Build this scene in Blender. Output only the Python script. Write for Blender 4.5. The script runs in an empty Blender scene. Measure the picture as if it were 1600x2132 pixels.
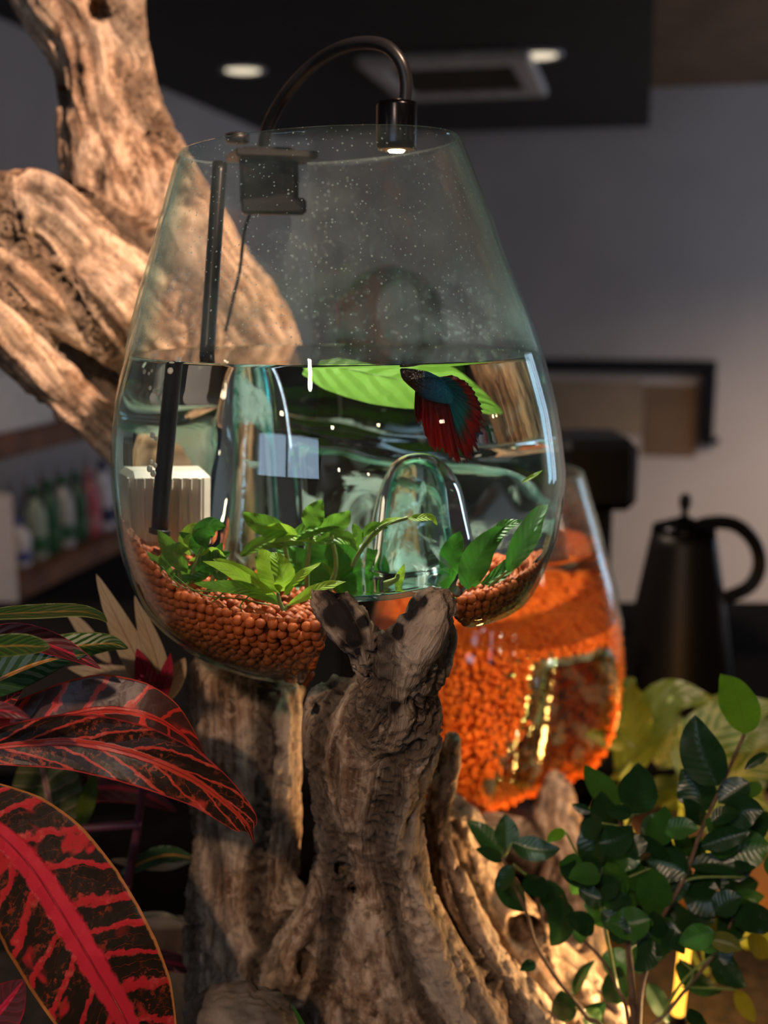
import bpy, math, random
import numpy as np
from mathutils import Vector, Matrix

random.seed(7)
rng = np.random.RandomState(11)
PI = math.pi
# ------------------------------------------------------------------ camera
CH = 1.70                    # camera height (m)
PITCH = math.radians(10.7)   # looking down
FPX = 2390.0                 # focal length in pixels of the 1600x2132 frame
YAW = math.atan2(520.0, FPX * math.cos(PITCH))   # the room's long axis points right of the view
cam_d = bpy.data.cameras.new('camera')
cam = bpy.data.objects.new('camera', cam_d)
bpy.context.scene.collection.objects.link(cam)
cam.location = (0, 0, CH)
cam.rotation_euler = (PI / 2 - PITCH, 0, 0)
cam_d.sensor_fit = 'VERTICAL'
cam_d.sensor_height = 36.0
cam_d.lens = 36.0 * FPX / 2132.0
cam_d.clip_start = 0.02
cam_d.dof.use_dof = True
cam_d.dof.focus_distance = 0.556
cam_d.dof.aperture_fstop = 6.0
sc = bpy.context.scene
sc.camera = cam
# ------------------------------------------------------------------ world, exposure
world = bpy.data.worlds.new('world'); sc.world = world
world.use_nodes = True
world.node_tree.nodes['Background'].inputs[0].default_value = (0.80, 0.84, 1.0, 1)
world.node_tree.nodes['Background'].inputs[1].default_value = 0.10
sc.view_settings.view_transform = 'Standard'
sc.view_settings.look = 'None'
sc.view_settings.gamma = 1.0
sc.view_settings.exposure = 0.0
sc.view_settings.use_curve_mapping = False
cy = sc.cycles
cy.max_bounces = 20; cy.transparent_max_bounces = 40; cy.transmission_bounces = 16
cy.glossy_bounces = 6; cy.diffuse_bounces = 3
cy.sample_clamp_indirect = 6.0
cy.use_denoising = True

def at(px, py, D):
    """the point at forward distance D from the camera seen in the direction of photo pixel (px, py)"""
    a = (px - 800.0) / FPX; b = (1066.0 - py) / FPX
    y = math.cos(PITCH) + b * math.sin(PITCH)
    z = -math.sin(PITCH) + b * math.cos(PITCH)
    k = D / y
    return np.array([a * k, D, CH + z * k])
def X(px, D): return at(px, 615, D)[0]
def Z(py, D): return at(800, py, D)[2]
_c, _s = math.cos(YAW), math.sin(YAW)
def RM(x, y, z):             # room coordinates (x right, y deep, z up from the camera) -> world
    return np.array([(x * _c + y * _s) * KR, (-x * _s + y * _c) * KR, CH + z * KR])
KR = 0.744                   # metres per room unit

# ------------------------------------------------------------------ lights
def aim(o, target):
    d = Vector(target) - o.location
    o.rotation_euler = d.to_track_quat('-Z', 'Y').to_euler()
def spot(name, loc, target, watts, color, size_deg, blend=0.5, radius=0.02):
    l = bpy.data.lights.new(name, 'SPOT'); l.energy = watts; l.color = color
    l.spot_size = math.radians(size_deg); l.spot_blend = blend; l.shadow_soft_size = radius
    o = bpy.data.objects.new(name, l); sc.collection.objects.link(o); o.location = loc; aim(o, target); return o
def area(name, loc, target, watts, color, sx, sy):
    l = bpy.data.lights.new(name, 'AREA'); l.energy = watts; l.color = color; l.shape = 'RECTANGLE'; l.size = sx; l.size_y = sy
    o = bpy.data.objects.new(name, l); sc.collection.objects.link(o); o.location = loc; aim(o, target); return o
def point(name, loc, watts, color, radius):
    l = bpy.data.lights.new(name, 'POINT'); l.energy = watts; l.color = color; l.shadow_soft_size = radius
    o = bpy.data.objects.new(name, l); sc.collection.objects.link(o); o.location = loc; return o
WARM = (1.0, 0.72, 0.50)
# ceiling track spots on branches and trunk; the last added to brighten rear gravel
spot('warm_spot_light', (0.55, 0.05, CH + 0.95), at(235, 370, 0.92), 235, (1.0, 0.67, 0.47), 22, 0.6, 0.02)
spot('warm_spot_light', (-0.30, -0.75, CH + 0.62), at(640, 1540, 0.6), 40.0, (1.0, 0.70, 0.48), 30, 0.7, 0.02)
spot('warm_spot_light', (0.95, 0.10, CH + 0.95), at(1080, 1450, 1.0), 130.0, (1.0, 0.72, 0.50), 17, 0.6, 0.02)
# unseen spots added to brighten the walls and the room
for q, w_ in (((-0.9, 2.2), 42), ((1.3, 4.6), 105), ((2.5, 5.6), 183)):
    spot('fill_spot_light', RM(q[0], q[1], 0.97), RM(q[0], q[1] + 0.6, -1.4), w_, (1.0, 0.78, 0.60), 130, 0.9, 0.06)

# ------------------------------------------------------------------ helpers: objects
def link(o, parent=None):
    sc.collection.objects.link(o)
    if parent is not None: o.parent = parent
    return o
def tag(o, label=None, cat=None, group=None, kind=None):
    if label: o['label'] = label
    if cat: o['category'] = cat
    if group: o['group'] = group
    if kind: o['kind'] = kind
    return o
def empty(name, loc, label, cat, group=None):
    o = bpy.data.objects.new(name, None); o.empty_display_size = 0.02
    o.location = tuple(float(v) for v in loc); link(o)
    return tag(o, label, cat, group)
def mesh(name, v, f, mats, parent=None, smooth=True, uv=None, mi=None, attrs=None):
    """v: world coordinates; the object's origin is its parent's, or the base centre of its own points"""
    v = np.asarray(v, dtype=float)
    if parent is not None:
        org = np.array(parent.location) if parent.parent is None else np.array(parent['org'])
        base = org
    else:
        base = np.array([(v[:, 0].min() + v[:, 0].max()) / 2, (v[:, 1].min() + v[:, 1].max()) / 2, v[:, 2].min()])
    me = bpy.data.meshes.new(name)
    me.from_pydata((v - base).tolist(), [], [tuple(int(i) for i in q) for q in f])
    if not isinstance(mats, (list, tuple)): mats = [mats]
    for m in mats: me.materials.append(m)
    if mi is not None: me.polygons.foreach_set('material_index', np.asarray(mi, dtype=np.int32))
    if smooth: me.polygons.foreach_set('use_smooth', np.ones(len(me.polygons), dtype=bool))
    if uv is not None:
        ul = me.uv_layers.new(name='UVMap')
        li = np.zeros(len(me.loops), dtype=np.int32); me.loops.foreach_get('vertex_index', li)
        ul.data.foreach_set('uv', np.asarray(uv, dtype=np.float32)[li].ravel())
    if attrs:
        for k, a in attrs.items():
            a = np.asarray(a, dtype=np.float32)
            if a.ndim == 2:
                at_ = me.attributes.new(k, 'FLOAT_VECTOR', 'POINT'); at_.data.foreach_set('vector', a.ravel())
            else:
                at_ = me.attributes.new(k, 'FLOAT', 'POINT'); at_.data.foreach_set('value', a)
    me.update()
    o = bpy.data.objects.new(name, me)
    if parent is None: o.location = tuple(base)
    o['org'] = [float(x) for x in base]
    return link(o, parent)
def clean(o):
    if 'org' in o: del o['org']

class MB:                                  # collects pieces into one mesh
    def __init__(s): s.v = []; s.f = []; s.uv = []; s.n = 0
    def add(s, v, f, uv=None):
        v = np.asarray(v, float); s.v.append(v)
        s.uv.append(np.zeros((len(v), 2)) if uv is None else np.asarray(uv, float))
        s.f += [tuple(i + s.n for i in q) for q in f]; s.n += len(v); return s
    def build(s, name, mat, parent=None, smooth=True):
        return mesh(name, np.vstack(s.v), s.f, mat, parent, smooth, uv=np.vstack(s.uv))
def box(c, sx, sy, sz, rz=0.0, bevel=0.0):
    """bevelled box centred at c"""
    c = np.asarray(c, float); h = np.array([sx, sy, sz]) / 2; b = min(bevel, h.min() * 0.6)
    if b <= 0:
        v = np.array([[i, j, k] for k in (-1, 1) for j in (-1, 1) for i in (-1, 1)], float) * h
        f = [(0, 2, 3, 1), (4, 5, 7, 6), (0, 1, 5, 4), (2, 6, 7, 3), (0, 4, 6, 2), (1, 3, 7, 5)]
    else:
        v = []; idx = {}
        for sx_ in (-1, 1):
            for sy_ in (-1, 1):
                for sz_ in (-1, 1):
                    for ax in range(3):
                        p = np.array([sx_, sy_, sz_]) * (h - b); p[ax] += (sx_, sy_, sz_)[ax] * b
                        idx[(sx_, sy_, sz_, ax)] = len(v); v.append(p)
        f = []
        for s_ in (-1, 1):
            f.append([idx[(s_, a, b_, 0)] for a, b_ in ((-1, -1), (1, -1), (1, 1), (-1, 1))][::s_])
            f.append([idx[(a, s_, b_, 1)] for a, b_ in ((-1, -1), (1, -1), (1, 1), (-1, 1))][::-s_])
            f.append([idx[(a, b_, s_, 2)] for a, b_ in ((-1, -1), (1, -1), (1, 1), (-1, 1))][::s_])
        for a in (-1, 1):
            for b_ in (-1, 1):
                f.append([idx[(a, b_, -1, 0)], idx[(a, b_, 1, 0)], idx[(a, b_, 1, 1)], idx[(a, b_, -1, 1)]])
                f.append([idx[(a, -1, b_, 0)], idx[(a, 1, b_, 0)], idx[(a, 1, b_, 2)], idx[(a, -1, b_, 2)]])
                f.append([idx[(-1, a, b_, 1)], idx[(1, a, b_, 1)], idx[(1, a, b_, 2)], idx[(-1, a, b_, 2)]])
                for c_ in (-1, 1): f.append([idx[(a, b_, c_, k)] for k in range(3)])
        v = np.array(v)
    r = np.array([[math.cos(rz), -math.sin(rz), 0], [math.sin(rz), math.cos(rz), 0], [0, 0, 1]])
    return v @ r.T + c, f
def crspline(P, n):
    P = np.asarray(P, float)
    if len(P) == 2: P = np.array([P[0], (P[0] + P[1]) / 2, P[1]])
    Q = np.vstack([2 * P[0] - P[1], P, 2 * P[-1] - P[-2]])
    t = np.linspace(0, len(P) - 1, n); i = np.minimum(t.astype(int), len(P) - 2); u = (t - i)[:, None]
    a, b, c, d = Q[i], Q[i + 1], Q[i + 2], Q[i + 3]
    return 0.5 * (2 * b + (c - a) * u + (2 * a - 5 * b + 4 * c - d) * u * u + (-a + 3 * b - 3 * c + d) * u ** 3)
def nrm(a): return a / (np.linalg.norm(a, axis=-1, keepdims=True) + 1e-12)
def tube(P, r, n=10, ns=None, cap=True):
    m = ns or max(8, len(P) * 4)
    C = crspline(P, m); R = np.interp(np.linspace(0, 1, m), np.linspace(0, 1, len(np.atleast_1d(r))), np.atleast_1d(r)) if np.ndim(r) else np.full(m, r)
    T = nrm(np.gradient(C, axis=0)); N = np.zeros_like(C)
    a = np.array([0, 0, 1.0]) if abs(T[0][2]) < 0.9 else np.array([1.0, 0, 0])
    for i in range(m):
        a = a - T[i] * (a @ T[i]); a = a / (np.linalg.norm(a) + 1e-12); N[i] = a
    B = np.cross(T, N); th = np.linspace(0, 2 * PI, n, endpoint=False)
    v = (C[:, None] + (N[:, None] * np.cos(th)[None, :, None] + B[:, None] * np.sin(th)[None, :, None]) * R[:, None, None]).reshape(-1, 3)
    f = [(i * n + j, i * n + (j + 1) % n, (i + 1) * n + (j + 1) % n, (i + 1) * n + j) for i in range(m - 1) for j in range(n)]
    if cap:
        f.append(tuple(range(n))[::-1]); f.append(tuple((m - 1) * n + j for j in range(n)))
    return v, f
def lathe(c, prof, n=32, axis=None):
    """prof: (radius, height) pairs from the bottom up round a vertical (or given) axis"""
    c = np.asarray(c, float); ax = np.array([0, 0, 1.0]) if axis is None else nrm(np.asarray(axis, float))
    a = np.array([1.0, 0, 0]); a = nrm(a - ax * (a @ ax)); b = np.cross(ax, a)
    th = np.linspace(0, 2 * PI, n, endpoint=False)
    v = np.vstack([c + ax * h + r * (np.cos(th)[:, None] * a + np.sin(th)[:, None] * b) for r, h in prof])
    m = len(prof)
    f = [(i * n + j, i * n + (j + 1) % n, (i + 1) * n + (j + 1) % n, (i + 1) * n + j) for i in range(m - 1) for j in range(n)]
    f.append(tuple(range(n))[::-1]); f.append(tuple((m - 1) * n + j for j in range(n)))
    return v, f
def ico(sub):
    import bmesh
    bm = bmesh.new(); bmesh.ops.create_icosphere(bm, subdivisions=sub, radius=1.0)
    v = np.array([q.co[:] for q in bm.verts]); f = [tuple(x.index for x in q.verts) for q in bm.faces]; bm.free()
    return v, f

# ------------------------------------------------------------------ numpy noise
def _hash(i, j, k):
    n = (i * 374761393 + j * 668265263 + k * 2147483647 + 1013904223) & 0xFFFFFFFF
    n = ((n ^ (n >> 13)) * 1274126177) & 0xFFFFFFFF
    n = (n ^ (n >> 16)) & 0xFFFF
    return n / 65535.0
def vnoise(p):
    p = np.asarray(p, float); i = np.floor(p).astype(np.int64); f = p - i; u = f * f * (3 - 2 * f)
    r = 0
    for dx in (0, 1):
        for dy in (0, 1):
            for dz in (0, 1):
                w = (u[:, 0] if dx else 1 - u[:, 0]) * (u[:, 1] if dy else 1 - u[:, 1]) * (u[:, 2] if dz else 1 - u[:, 2])
                r = r + w * _hash(i[:, 0] + dx, i[:, 1] + dy, i[:, 2] + dz)
    return r * 2 - 1
def fbm(p, o=4):
    r = 0; a = 1.0; s = 0
    for k in range(o):
        r = r + a * vnoise(p * (2.03 ** k) + 17.3 * k); s += a; a *= 0.5
    return r / s
def sstep(a, b, x):
    t = np.clip((x - a) / (b - a), 0, 1); return t * t * (3 - 2 * t)

# ------------------------------------------------------------------ materials
class NT:
    def __init__(s, name):
        s.m = bpy.data.materials.new(name); s.m.use_nodes = True; s.t = s.m.node_tree; s.t.nodes.clear()
        s.out = s.t.nodes.new('ShaderNodeOutputMaterial')
    def n(s, ty, ins=None, **kw):
        nd = s.t.nodes.new(ty)
        for k, v in kw.items(): setattr(nd, k, v)
        for k, v in (ins or {}).items(): s.set(nd.inputs[k], v)
        return nd
    def set(s, sock, v):
        if isinstance(v, bpy.types.NodeSocket): s.t.links.new(v, sock)
        elif isinstance(v, bpy.types.Node): s.t.links.new(v.outputs[0], sock)
        else:
            if sock.type == 'RGBA' and len(v) == 3: v = (*v, 1)
            sock.default_value = v
    def math(s, op, a, b=0.0, c=0.0, clamp=False):
        nd = s.n('ShaderNodeMath', {0: a, 1: b, 2: c}, operation=op); nd.use_clamp = clamp; return nd.outputs[0]
    def noise(s, vec, scale, detail=3, rough=0.5, dist=0.0):
        return s.n('ShaderNodeTexNoise', {'Vector': vec, 'Scale': scale, 'Detail': detail, 'Roughness': rough, 'Distortion': dist}).outputs['Fac']
    def ramp(s, fac, pts):
        nd = s.n('ShaderNodeValToRGB', {'Fac': fac}); e = nd.color_ramp.elements
        while len(e) < len(pts): e.new(0.5)
        for q, (p, c) in zip(e, pts): q.position = p; q.color = (*c, 1) if len(c) == 3 else c
        return nd.outputs[0]
    def step(s, fac, a, b):
        nd = s.n('ShaderNodeMapRange', {'Value': fac, 'From Min': a, 'From Max': b}, interpolation_type='SMOOTHSTEP'); return nd.outputs[0]
    def mix(s, fac, a, b):
        nd = s.n('ShaderNodeMix', data_type='RGBA')
        s.set(nd.inputs['Factor'], fac); s.set(nd.inputs[6], a); s.set(nd.inputs[7], b); return nd.outputs[2]
    def mixs(s, fac, a, b):
        nd = s.n('ShaderNodeMixShader'); s.set(nd.inputs[0], fac); s.set(nd.inputs[1], a); s.set(nd.inputs[2], b); return nd.outputs[0]
    def bump(s, h, strength=0.5, dist=0.002):
        return s.n('ShaderNodeBump', {'Height': h, 'Strength': strength, 'Distance': dist}).outputs[0]
    def pbr(s, color, rough=0.5, metal=0.0, normal=None, spec=0.5, **kw):
        nd = s.n('ShaderNodeBsdfPrincipled', {'Base Color': color, 'Roughness': rough, 'Metallic': metal, 'Specular IOR Level': spec})
        if normal is not None: s.set(nd.inputs['Normal'], normal)
        for k, v in kw.items(): s.set(nd.inputs[k], v)
        return nd.outputs[0]
    def done(s, sh): s.t.links.new(sh, s.out.inputs[0]); return s.m
def obj_co(k): return k.n('ShaderNodeTexCoord').outputs['Object']
def plain(name, color, rough=0.5, metal=0.0, spec=0.5, var=0.06, scale=30, bump=0.0):
    k = NT(name); co = obj_co(k); nz = k.noise(co, scale, 4)
    c2 = tuple(max(0, c * (1 - var * 3)) for c in color); c3 = tuple(min(1, c * (1 + var * 3)) for c in color)
    col = k.ramp(nz, [(0.3, c2), (0.7, c3)])
    nb = k.bump(nz, bump, 0.002) if bump else None
    return k.done(k.pbr(col, rough, metal, nb, spec))
def emit(name, color, strength):
    k = NT(name); return k.done(k.n('ShaderNodeEmission', {'Color': color, 'Strength': strength}).outputs[0])
def wood_mat(name, dark, mid, pale, sc_=1.0):
    k = NT(name)
    g = k.n('ShaderNodeAttribute', attribute_name='grain').outputs['Vector']
    cav = k.n('ShaderNodeAttribute', attribute_name='cav').outputs['Fac']
    dark_spots = k.n('ShaderNodeAttribute', attribute_name='dark_spots').outputs['Fac']
    co = obj_co(k)
    n1 = k.noise(g, 55 * sc_, 6, 0.62, 0.6); n2 = k.noise(g, 190 * sc_, 5, 0.65, 0.4); n3 = k.noise(co, 14 * sc_, 4, 0.6)
    n4 = k.noise(co, 420 * sc_, 3, 0.6)
    s1 = k.math('ADD', k.math('MULTIPLY', n1, 0.55), k.math('MULTIPLY', n2, 0.45))
    s1 = k.math('ADD', s1, k.math('MULTIPLY', k.math('SUBTRACT', n3, 0.5), 0.30))
    col = k.ramp(s1, [(0.38, dark), (0.46, mid), (0.56, pale), (0.66, tuple(min(1, c * 1.15) for c in pale))])
    n5 = k.noise(co, 60 * sc_, 5, 0.65, 0.8); col = k.mix(k.math('MULTIPLY', k.step(n5, 0.50, 0.66), 0.65), col, (0.13, 0.06, 0.028)); n6 = k.noise(co, 150 * sc_, 4, 0.6, 1.2); col = k.mix(k.math('MULTIPLY', k.step(n6, 0.54, 0.66), 0.5), col, (0.66, 0.50, 0.37)); col = k.mix(k.math('MULTIPLY', k.step(n6, 0.44, 0.34), 0.6), col, (0.06, 0.035, 0.022))
    grey = k.mix(k.step(n3, 0.45, 0.65), col, k.mix(0.4, col, (0.25, 0.225, 0.20)))
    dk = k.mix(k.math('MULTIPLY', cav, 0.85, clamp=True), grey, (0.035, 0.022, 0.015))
    chm = k.math('MULTIPLY', dark_spots, k.step(k.math('ADD', n1, k.math('MULTIPLY', n2, 0.5)), 0.60, 0.72))
    chm = k.math('ADD', k.math('MULTIPLY', chm, 0.6), k.math('MULTIPLY', k.step(dark_spots, 0.30, 0.8), 0.85), clamp=True)
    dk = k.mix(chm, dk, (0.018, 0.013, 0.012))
    hgt = k.math('ADD', k.math('MULTIPLY', n1, 0.7), k.math('ADD', k.math('MULTIPLY', n2, 0.35), k.math('MULTIPLY', n4, 0.06)))
    return k.done(k.pbr(dk, 0.78, 0, k.bump(hgt, 1.0, 0.006), 0.25))
M = {}
M['drift'] = wood_mat('driftwood_mat', (0.085, 0.045, 0.025), (0.31, 0.19, 0.12), (0.60, 0.43, 0.30))
M['wall'] = plain('wall_paint', (0.58, 0.50, 0.47), 0.85, var=0.02, scale=3)
M['wallw'] = plain('wall_paint_warm', (0.42, 0.42, 0.45), 0.85, var=0.02, scale=3)
M['ceil_dark'] = plain('dark_ceiling', (0.012, 0.011, 0.011), 0.7, var=0.15, scale=8)
M['ceil'] = plain('brown_ceiling', (0.20, 0.115, 0.06), 0.7, var=0.1, scale=6)
M['floor'] = plain('floor_boards', (0.05, 0.035, 0.028), 0.5, var=0.1, scale=5)
M['black'] = plain('black_plastic', (0.010, 0.010, 0.012), 0.32, spec=0.3, var=0.05)
M['blackmetal'] = plain('black_metal', (0.02, 0.02, 0.024), 0.22, 0.9, var=0.05)
M['darkmetal'] = plain('dark_steel', (0.009, 0.007, 0.006), 0.42, 0.3, var=0.05)
M['cream'] = plain('cream_plastic', (0.50, 0.45, 0.38), 0.45, var=0.04, scale=60)
M['white'] = plain('white_plastic', (0.6, 0.6, 0.62), 0.5, var=0.03)
M['shelf'] = plain('red_brown_shelf', (0.13, 0.048, 0.022), 0.5, var=0.15, scale=12)
M['dark_cab'] = plain('dark_cabinet', (0.006, 0.005, 0.005), 0.8, 0, 0.1)
M['paper'] = plain('beige_paper', (0.30, 0.22, 0.15), 0.8, var=0.05, scale=5)
M['paper2'] = plain('brown_paper', (0.20, 0.12, 0.07), 0.8, var=0.05, scale=5)
M['frame'] = plain('grey_trim', (0.10, 0.10, 0.11), 0.5)
M['daylight'] = emit('daylight_sky', (0.58, 0.76, 1.0), 5.0)
M['lampglow'] = emit('lamp_glow', (1.0, 0.80, 0.55), 40.0)
M['downglow'] = emit('downlight_glow', (1.0, 0.85, 0.62), 1.1)
M['pendant'] = emit('pendant_glow', (1.0, 0.80, 0.55), 30.0)
M['amber'] = emit('amber_glow', (1.0, 0.42, 0.04), 3.0)
M['vent'] = plain('vent_plastic', (0.62, 0.58, 0.55), 0.6)
M['ventin'] = plain('vent_grille', (0.10, 0.075, 0.05), 0.6)

def fresnel2(k, ior):
    bf = k.n('ShaderNodeNewGeometry').outputs['Backfacing']
    e = k.math('ADD', k.math('MULTIPLY', bf, 1.0 / ior - ior), ior)
    return k.n('ShaderNodeFresnel', {'IOR': e}).outputs[0]
def glass_mat():
    """thin-walled soda-lime glass: clear face on, sea green where the wall is seen at a slant; limescale haze above the water"""
    k = NT('clear_glass'); co = obj_co(k)
    fr = fresnel2(k, 1.45)
    lw = k.n('ShaderNodeLayerWeight', {'Blend': 0.5}).outputs['Facing']
    tint = k.ramp(lw, [(0.45, (0.985, 0.995, 0.99)), (0.85, (0.74, 0.89, 0.88)), (1.0, (0.32, 0.62, 0.62))])
    tr = k.n('ShaderNodeBsdfTransparent', {'Color': tint}).outputs[0]
    gl = k.n('ShaderNodeBsdfGlossy', {'Color': (0.95, 1, 1), 'Roughness': 0.0}).outputs[0]
    base = k.mixs(k.math('MULTIPLY', fr, 0.75), tr, gl)
    haze = k.n('ShaderNodeAttribute', attribute_name='haze').outputs['Fac']
    n1 = k.noise(co, 26, 4, 0.6); vo = k.n('ShaderNodeTexVoronoi', {'Vector': co, 'Scale': 420.0}); spk = k.math('MULTIPLY', k.math('LESS_THAN', vo.outputs['Distance'], k.math('MULTIPLY', k.n('ShaderNodeSeparateColor', {0: vo.outputs['Color']}).outputs[0], 0.27)), k.step(k.noise(co, 60, 3, 0.6), 0.25, 0.5))
    veil = k.math('MULTIPLY', haze, k.math('ADD', 0.033, k.math('MULTIPLY', k.step(n1, 0.35, 0.7), 0.10)))
    veil = k.math('ADD', veil, k.math('MULTIPLY', k.math('MULTIPLY', spk, haze), 0.6))
    veil = k.math('ADD', veil, k.math('MULTIPLY', k.math('MULTIPLY', haze, k.step(lw, 0.55, 1.0)), 0.30), clamp=True)
    df = k.n('ShaderNodeBsdfDiffuse', {'Color': (0.56, 0.74, 0.76)}).outputs[0]
    tl = k.n('ShaderNodeBsdfTranslucent', {'Color': (0.56, 0.74, 0.76)}).outputs[0]
    return k.done(k.mixs(veil, base, k.mixs(0.5, df, tl)))
M['glass'] = glass_mat()
def hump_mat(glint_paint):
    """the thick folded glass of the sagged bottom"""
    k = NT('sea_green_glass'); lw = k.n('ShaderNodeLayerWeight', {'Blend': 0.5}).outputs['Facing']
    col = k.ramp(lw, [(0.2, (0.93, 0.99, 0.98)), (0.7, (0.45, 0.85, 0.83)), (1.0, (0.12, 0.55, 0.55))])
    tr = k.n('ShaderNodeBsdfTransparent', {'Color': col}).outputs[0]
    gl = k.n('ShaderNodeBsdfGlossy', {'Color': (0.9, 1, 1), 'Roughness': 0.10, 'Normal': k.bump(k.noise(obj_co(k), 60, 3, 0.5), 0.5, 0.004)}).outputs[0]
    fr = fresnel2(k, 1.6)
    df = k.mixs(0.5, k.n('ShaderNodeBsdfDiffuse', {'Color': (0.80, 0.98, 0.96)}).outputs[0], k.n('ShaderNodeBsdfTranslucent', {'Color': (0.80, 0.98, 0.96)}).outputs[0])
    nz = k.noise(obj_co(k), 38, 4, 0.6, 1.0)  # whitish noise patches paint in the bright refracted glints of the folds
    return k.done(k.mixs(k.math('MULTIPLY', k.step(nz, 0.50, 0.60), glint_paint), k.mixs(k.math('MULTIPLY', fr, 0.9), tr, gl), df))
M['hump'] = hump_mat(0.62); M['hump2'] = hump_mat(0.10)
k = NT('water'); M['water'] = k.done(k.n('ShaderNodeBsdfRefraction', {'Color': (0.97, 0.995, 0.985), 'Roughness': 0.0, 'IOR': 1.333}).outputs[0])
def glasswater():
    k = NT('water_side'); return k.done(k.n('ShaderNodeBsdfGlass', {'Color': (0.97, 0.998, 0.985), 'Roughness': 0.0, 'IOR': 1.333}).outputs[0])
M['water'] = glasswater()
k = NT('water_top'); fr = fresnel2(k, 1.33)
M['watertop'] = k.done(k.mixs(fr, k.n('ShaderNodeBsdfTransparent').outputs[0], k.n('ShaderNodeBsdfGlossy', {'Roughness': 0.0}).outputs[0]))
k = NT('water_contact'); M['waterin'] = k.done(k.n('ShaderNodeBsdfTransparent').outputs[0])

def bead_mat(name, a, b):
    k = NT(name); co = obj_co(k); r = k.n('ShaderNodeObjectInfo').outputs['Random']
    g = k.n('ShaderNodeNewGeometry').outputs['Random Per Island']
    nz = k.noise(co, 500, 3); t = k.math('ADD', k.math('MULTIPLY', nz, 0.5), k.math('MULTIPLY', k.math('FRACT', k.math('ADD', r, g)), 0.5))
    return k.done(k.pbr(k.mix(t, a, b), 0.55, 0, k.bump(nz, 0.25, 0.0005), 0.25))
M['bead'] = bead_mat('clay_bead', (0.20, 0.036, 0.007), (0.42, 0.088, 0.015))
M['beadr'] = bead_mat('orange_gravel', (0.80, 0.11, 0.008), (0.98, 0.25, 0.018))

def leaf_mat(name, base, light, vein, nv=7, spread=1.2, vw=0.25, patch=None, pthr=0.6, mid=0.08, rough=0.35, transl=0.25, edge=None, midcol=None, bs=0.5, fleck=None):
    """broad leaf: base blade, side veins running out from the midrib, optional coloured blotches"""
    k = NT(name); uv = k.n('ShaderNodeTexCoord').outputs['UV']; co = obj_co(k)
    sp = k.n('ShaderNodeSeparateXYZ', {0: uv}); u, v = sp.outputs[0], sp.outputs[1]
    av = k.math('ABSOLUTE', k.math('SUBTRACT', k.math('MULTIPLY', v, 2.0), 1.0))
    nz = k.noise(co, 45, 4, 0.6); nf = k.noise(co, 160, 4, 0.65)
    wob = k.math('MULTIPLY', k.math('SUBTRACT', nz, 0.5), 1.2)
    sgn = k.math('MULTIPLY', k.step(v, 0.495, 0.505), 0.45)
    w = k.math('ADD', k.math('SUBTRACT', k.math('MULTIPLY', u, float(nv)), k.math('MULTIPLY', av, spread)), k.math('ADD', wob, sgn))
    tri = k.math('MULTIPLY', k.math('ABSOLUTE', k.math('SUBTRACT', k.math('FRACT', w), 0.5)), 2.0)
    vwn = k.math('ADD', vw, k.math('MULTIPLY', k.math('SUBTRACT', nf, 0.5), vw * 1.6))
    vm = k.math('SUBTRACT', 1.0, k.step(k.math('DIVIDE', k.math('SUBTRACT', 1.0, tri), vwn), 0.55, 1.0))
    mm = k.math('SUBTRACT', 1.0, k.step(k.math('ADD', av, k.math('MULTIPLY', k.math('SUBTRACT', nf, 0.5), mid)), mid, mid * 1.4))
    col = k.mix(nf, base, light)
    if patch is not None:
        big = k.noise(co, 30, 3, 0.55, 0.8)
        col = k.mix(k.step(big, pthr, pthr + 0.06), col, patch)
    col = k.mix(vm, col, vein)
    if fleck is not None:
        fk = k.noise(co, 330, 4, 0.7); zone = k.step(k.noise(co, 70, 2, 0.5), 0.42, 0.62)
        col = k.mix(k.math('MULTIPLY', k.math('MULTIPLY', k.step(fk, 0.52, 0.58), zone), 0.75), col, fleck)
        w2 = k.math('ADD', k.math('MULTIPLY', u, float(nv) * 3.1), k.math('ADD', k.math('MULTIPLY', av, -2.5), k.math('MULTIPLY', wob, 3.5)))
        t2 = k.math('MULTIPLY', k.math('ABSOLUTE', k.math('SUBTRACT', k.math('FRACT', w2), 0.5)), 2.0)
        col = k.mix(k.math('MULTIPLY', k.step(t2, 0.93, 0.98), k.math('MULTIPLY', k.step(nz, 0.42, 0.6), 0.7)), col, fleck)
        col = k.mix(k.math('MULTIPLY', k.math('MULTIPLY', vm, k.step(nf, 0.5, 0.7)), 0.6), col, (0.80, 0.16, 0.13))
    col = k.mix(mm, col, midcol or vein)
    rib = k.math('SUBTRACT', 1.0, k.step(av, 0.012, 0.03))
    col = k.mix(k.math('MULTIPLY', rib, 0.55), col, tuple(c * 0.25 for c in (midcol or vein)))
    if edge is not None:
        col = k.mix(k.step(k.math('ADD', av, k.math('MULTIPLY', nf, 0.06)), 0.97, 1.0), col, edge)
    hgt = k.math('ADD', k.math('MULTIPLY', tri, -0.6), k.math('ADD', k.math('MULTIPLY', mm, -0.5), k.math('MULTIPLY', nf, 0.15)))
    p = k.pbr(col, rough, 0, k.bump(hgt, bs, 0.0015), 0.45)
    tl = k.n('ShaderNodeBsdfTranslucent', {'Color': col}).outputs[0]
    return k.done(k.mixs(transl, p, tl))
RED = (0.62, 0.025, 0.035)
M['croton_red'] = leaf_mat('red_croton', (0.014, 0.010, 0.007), (0.035, 0.018, 0.010), RED, 12, 1.0, 0.30, RED, 0.58, 0.17, 0.42, 0.12, (0.55, 0.20, 0.05), (0.75, 0.03, 0.06), fleck=(0.36, 0.05, 0.02))
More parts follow.
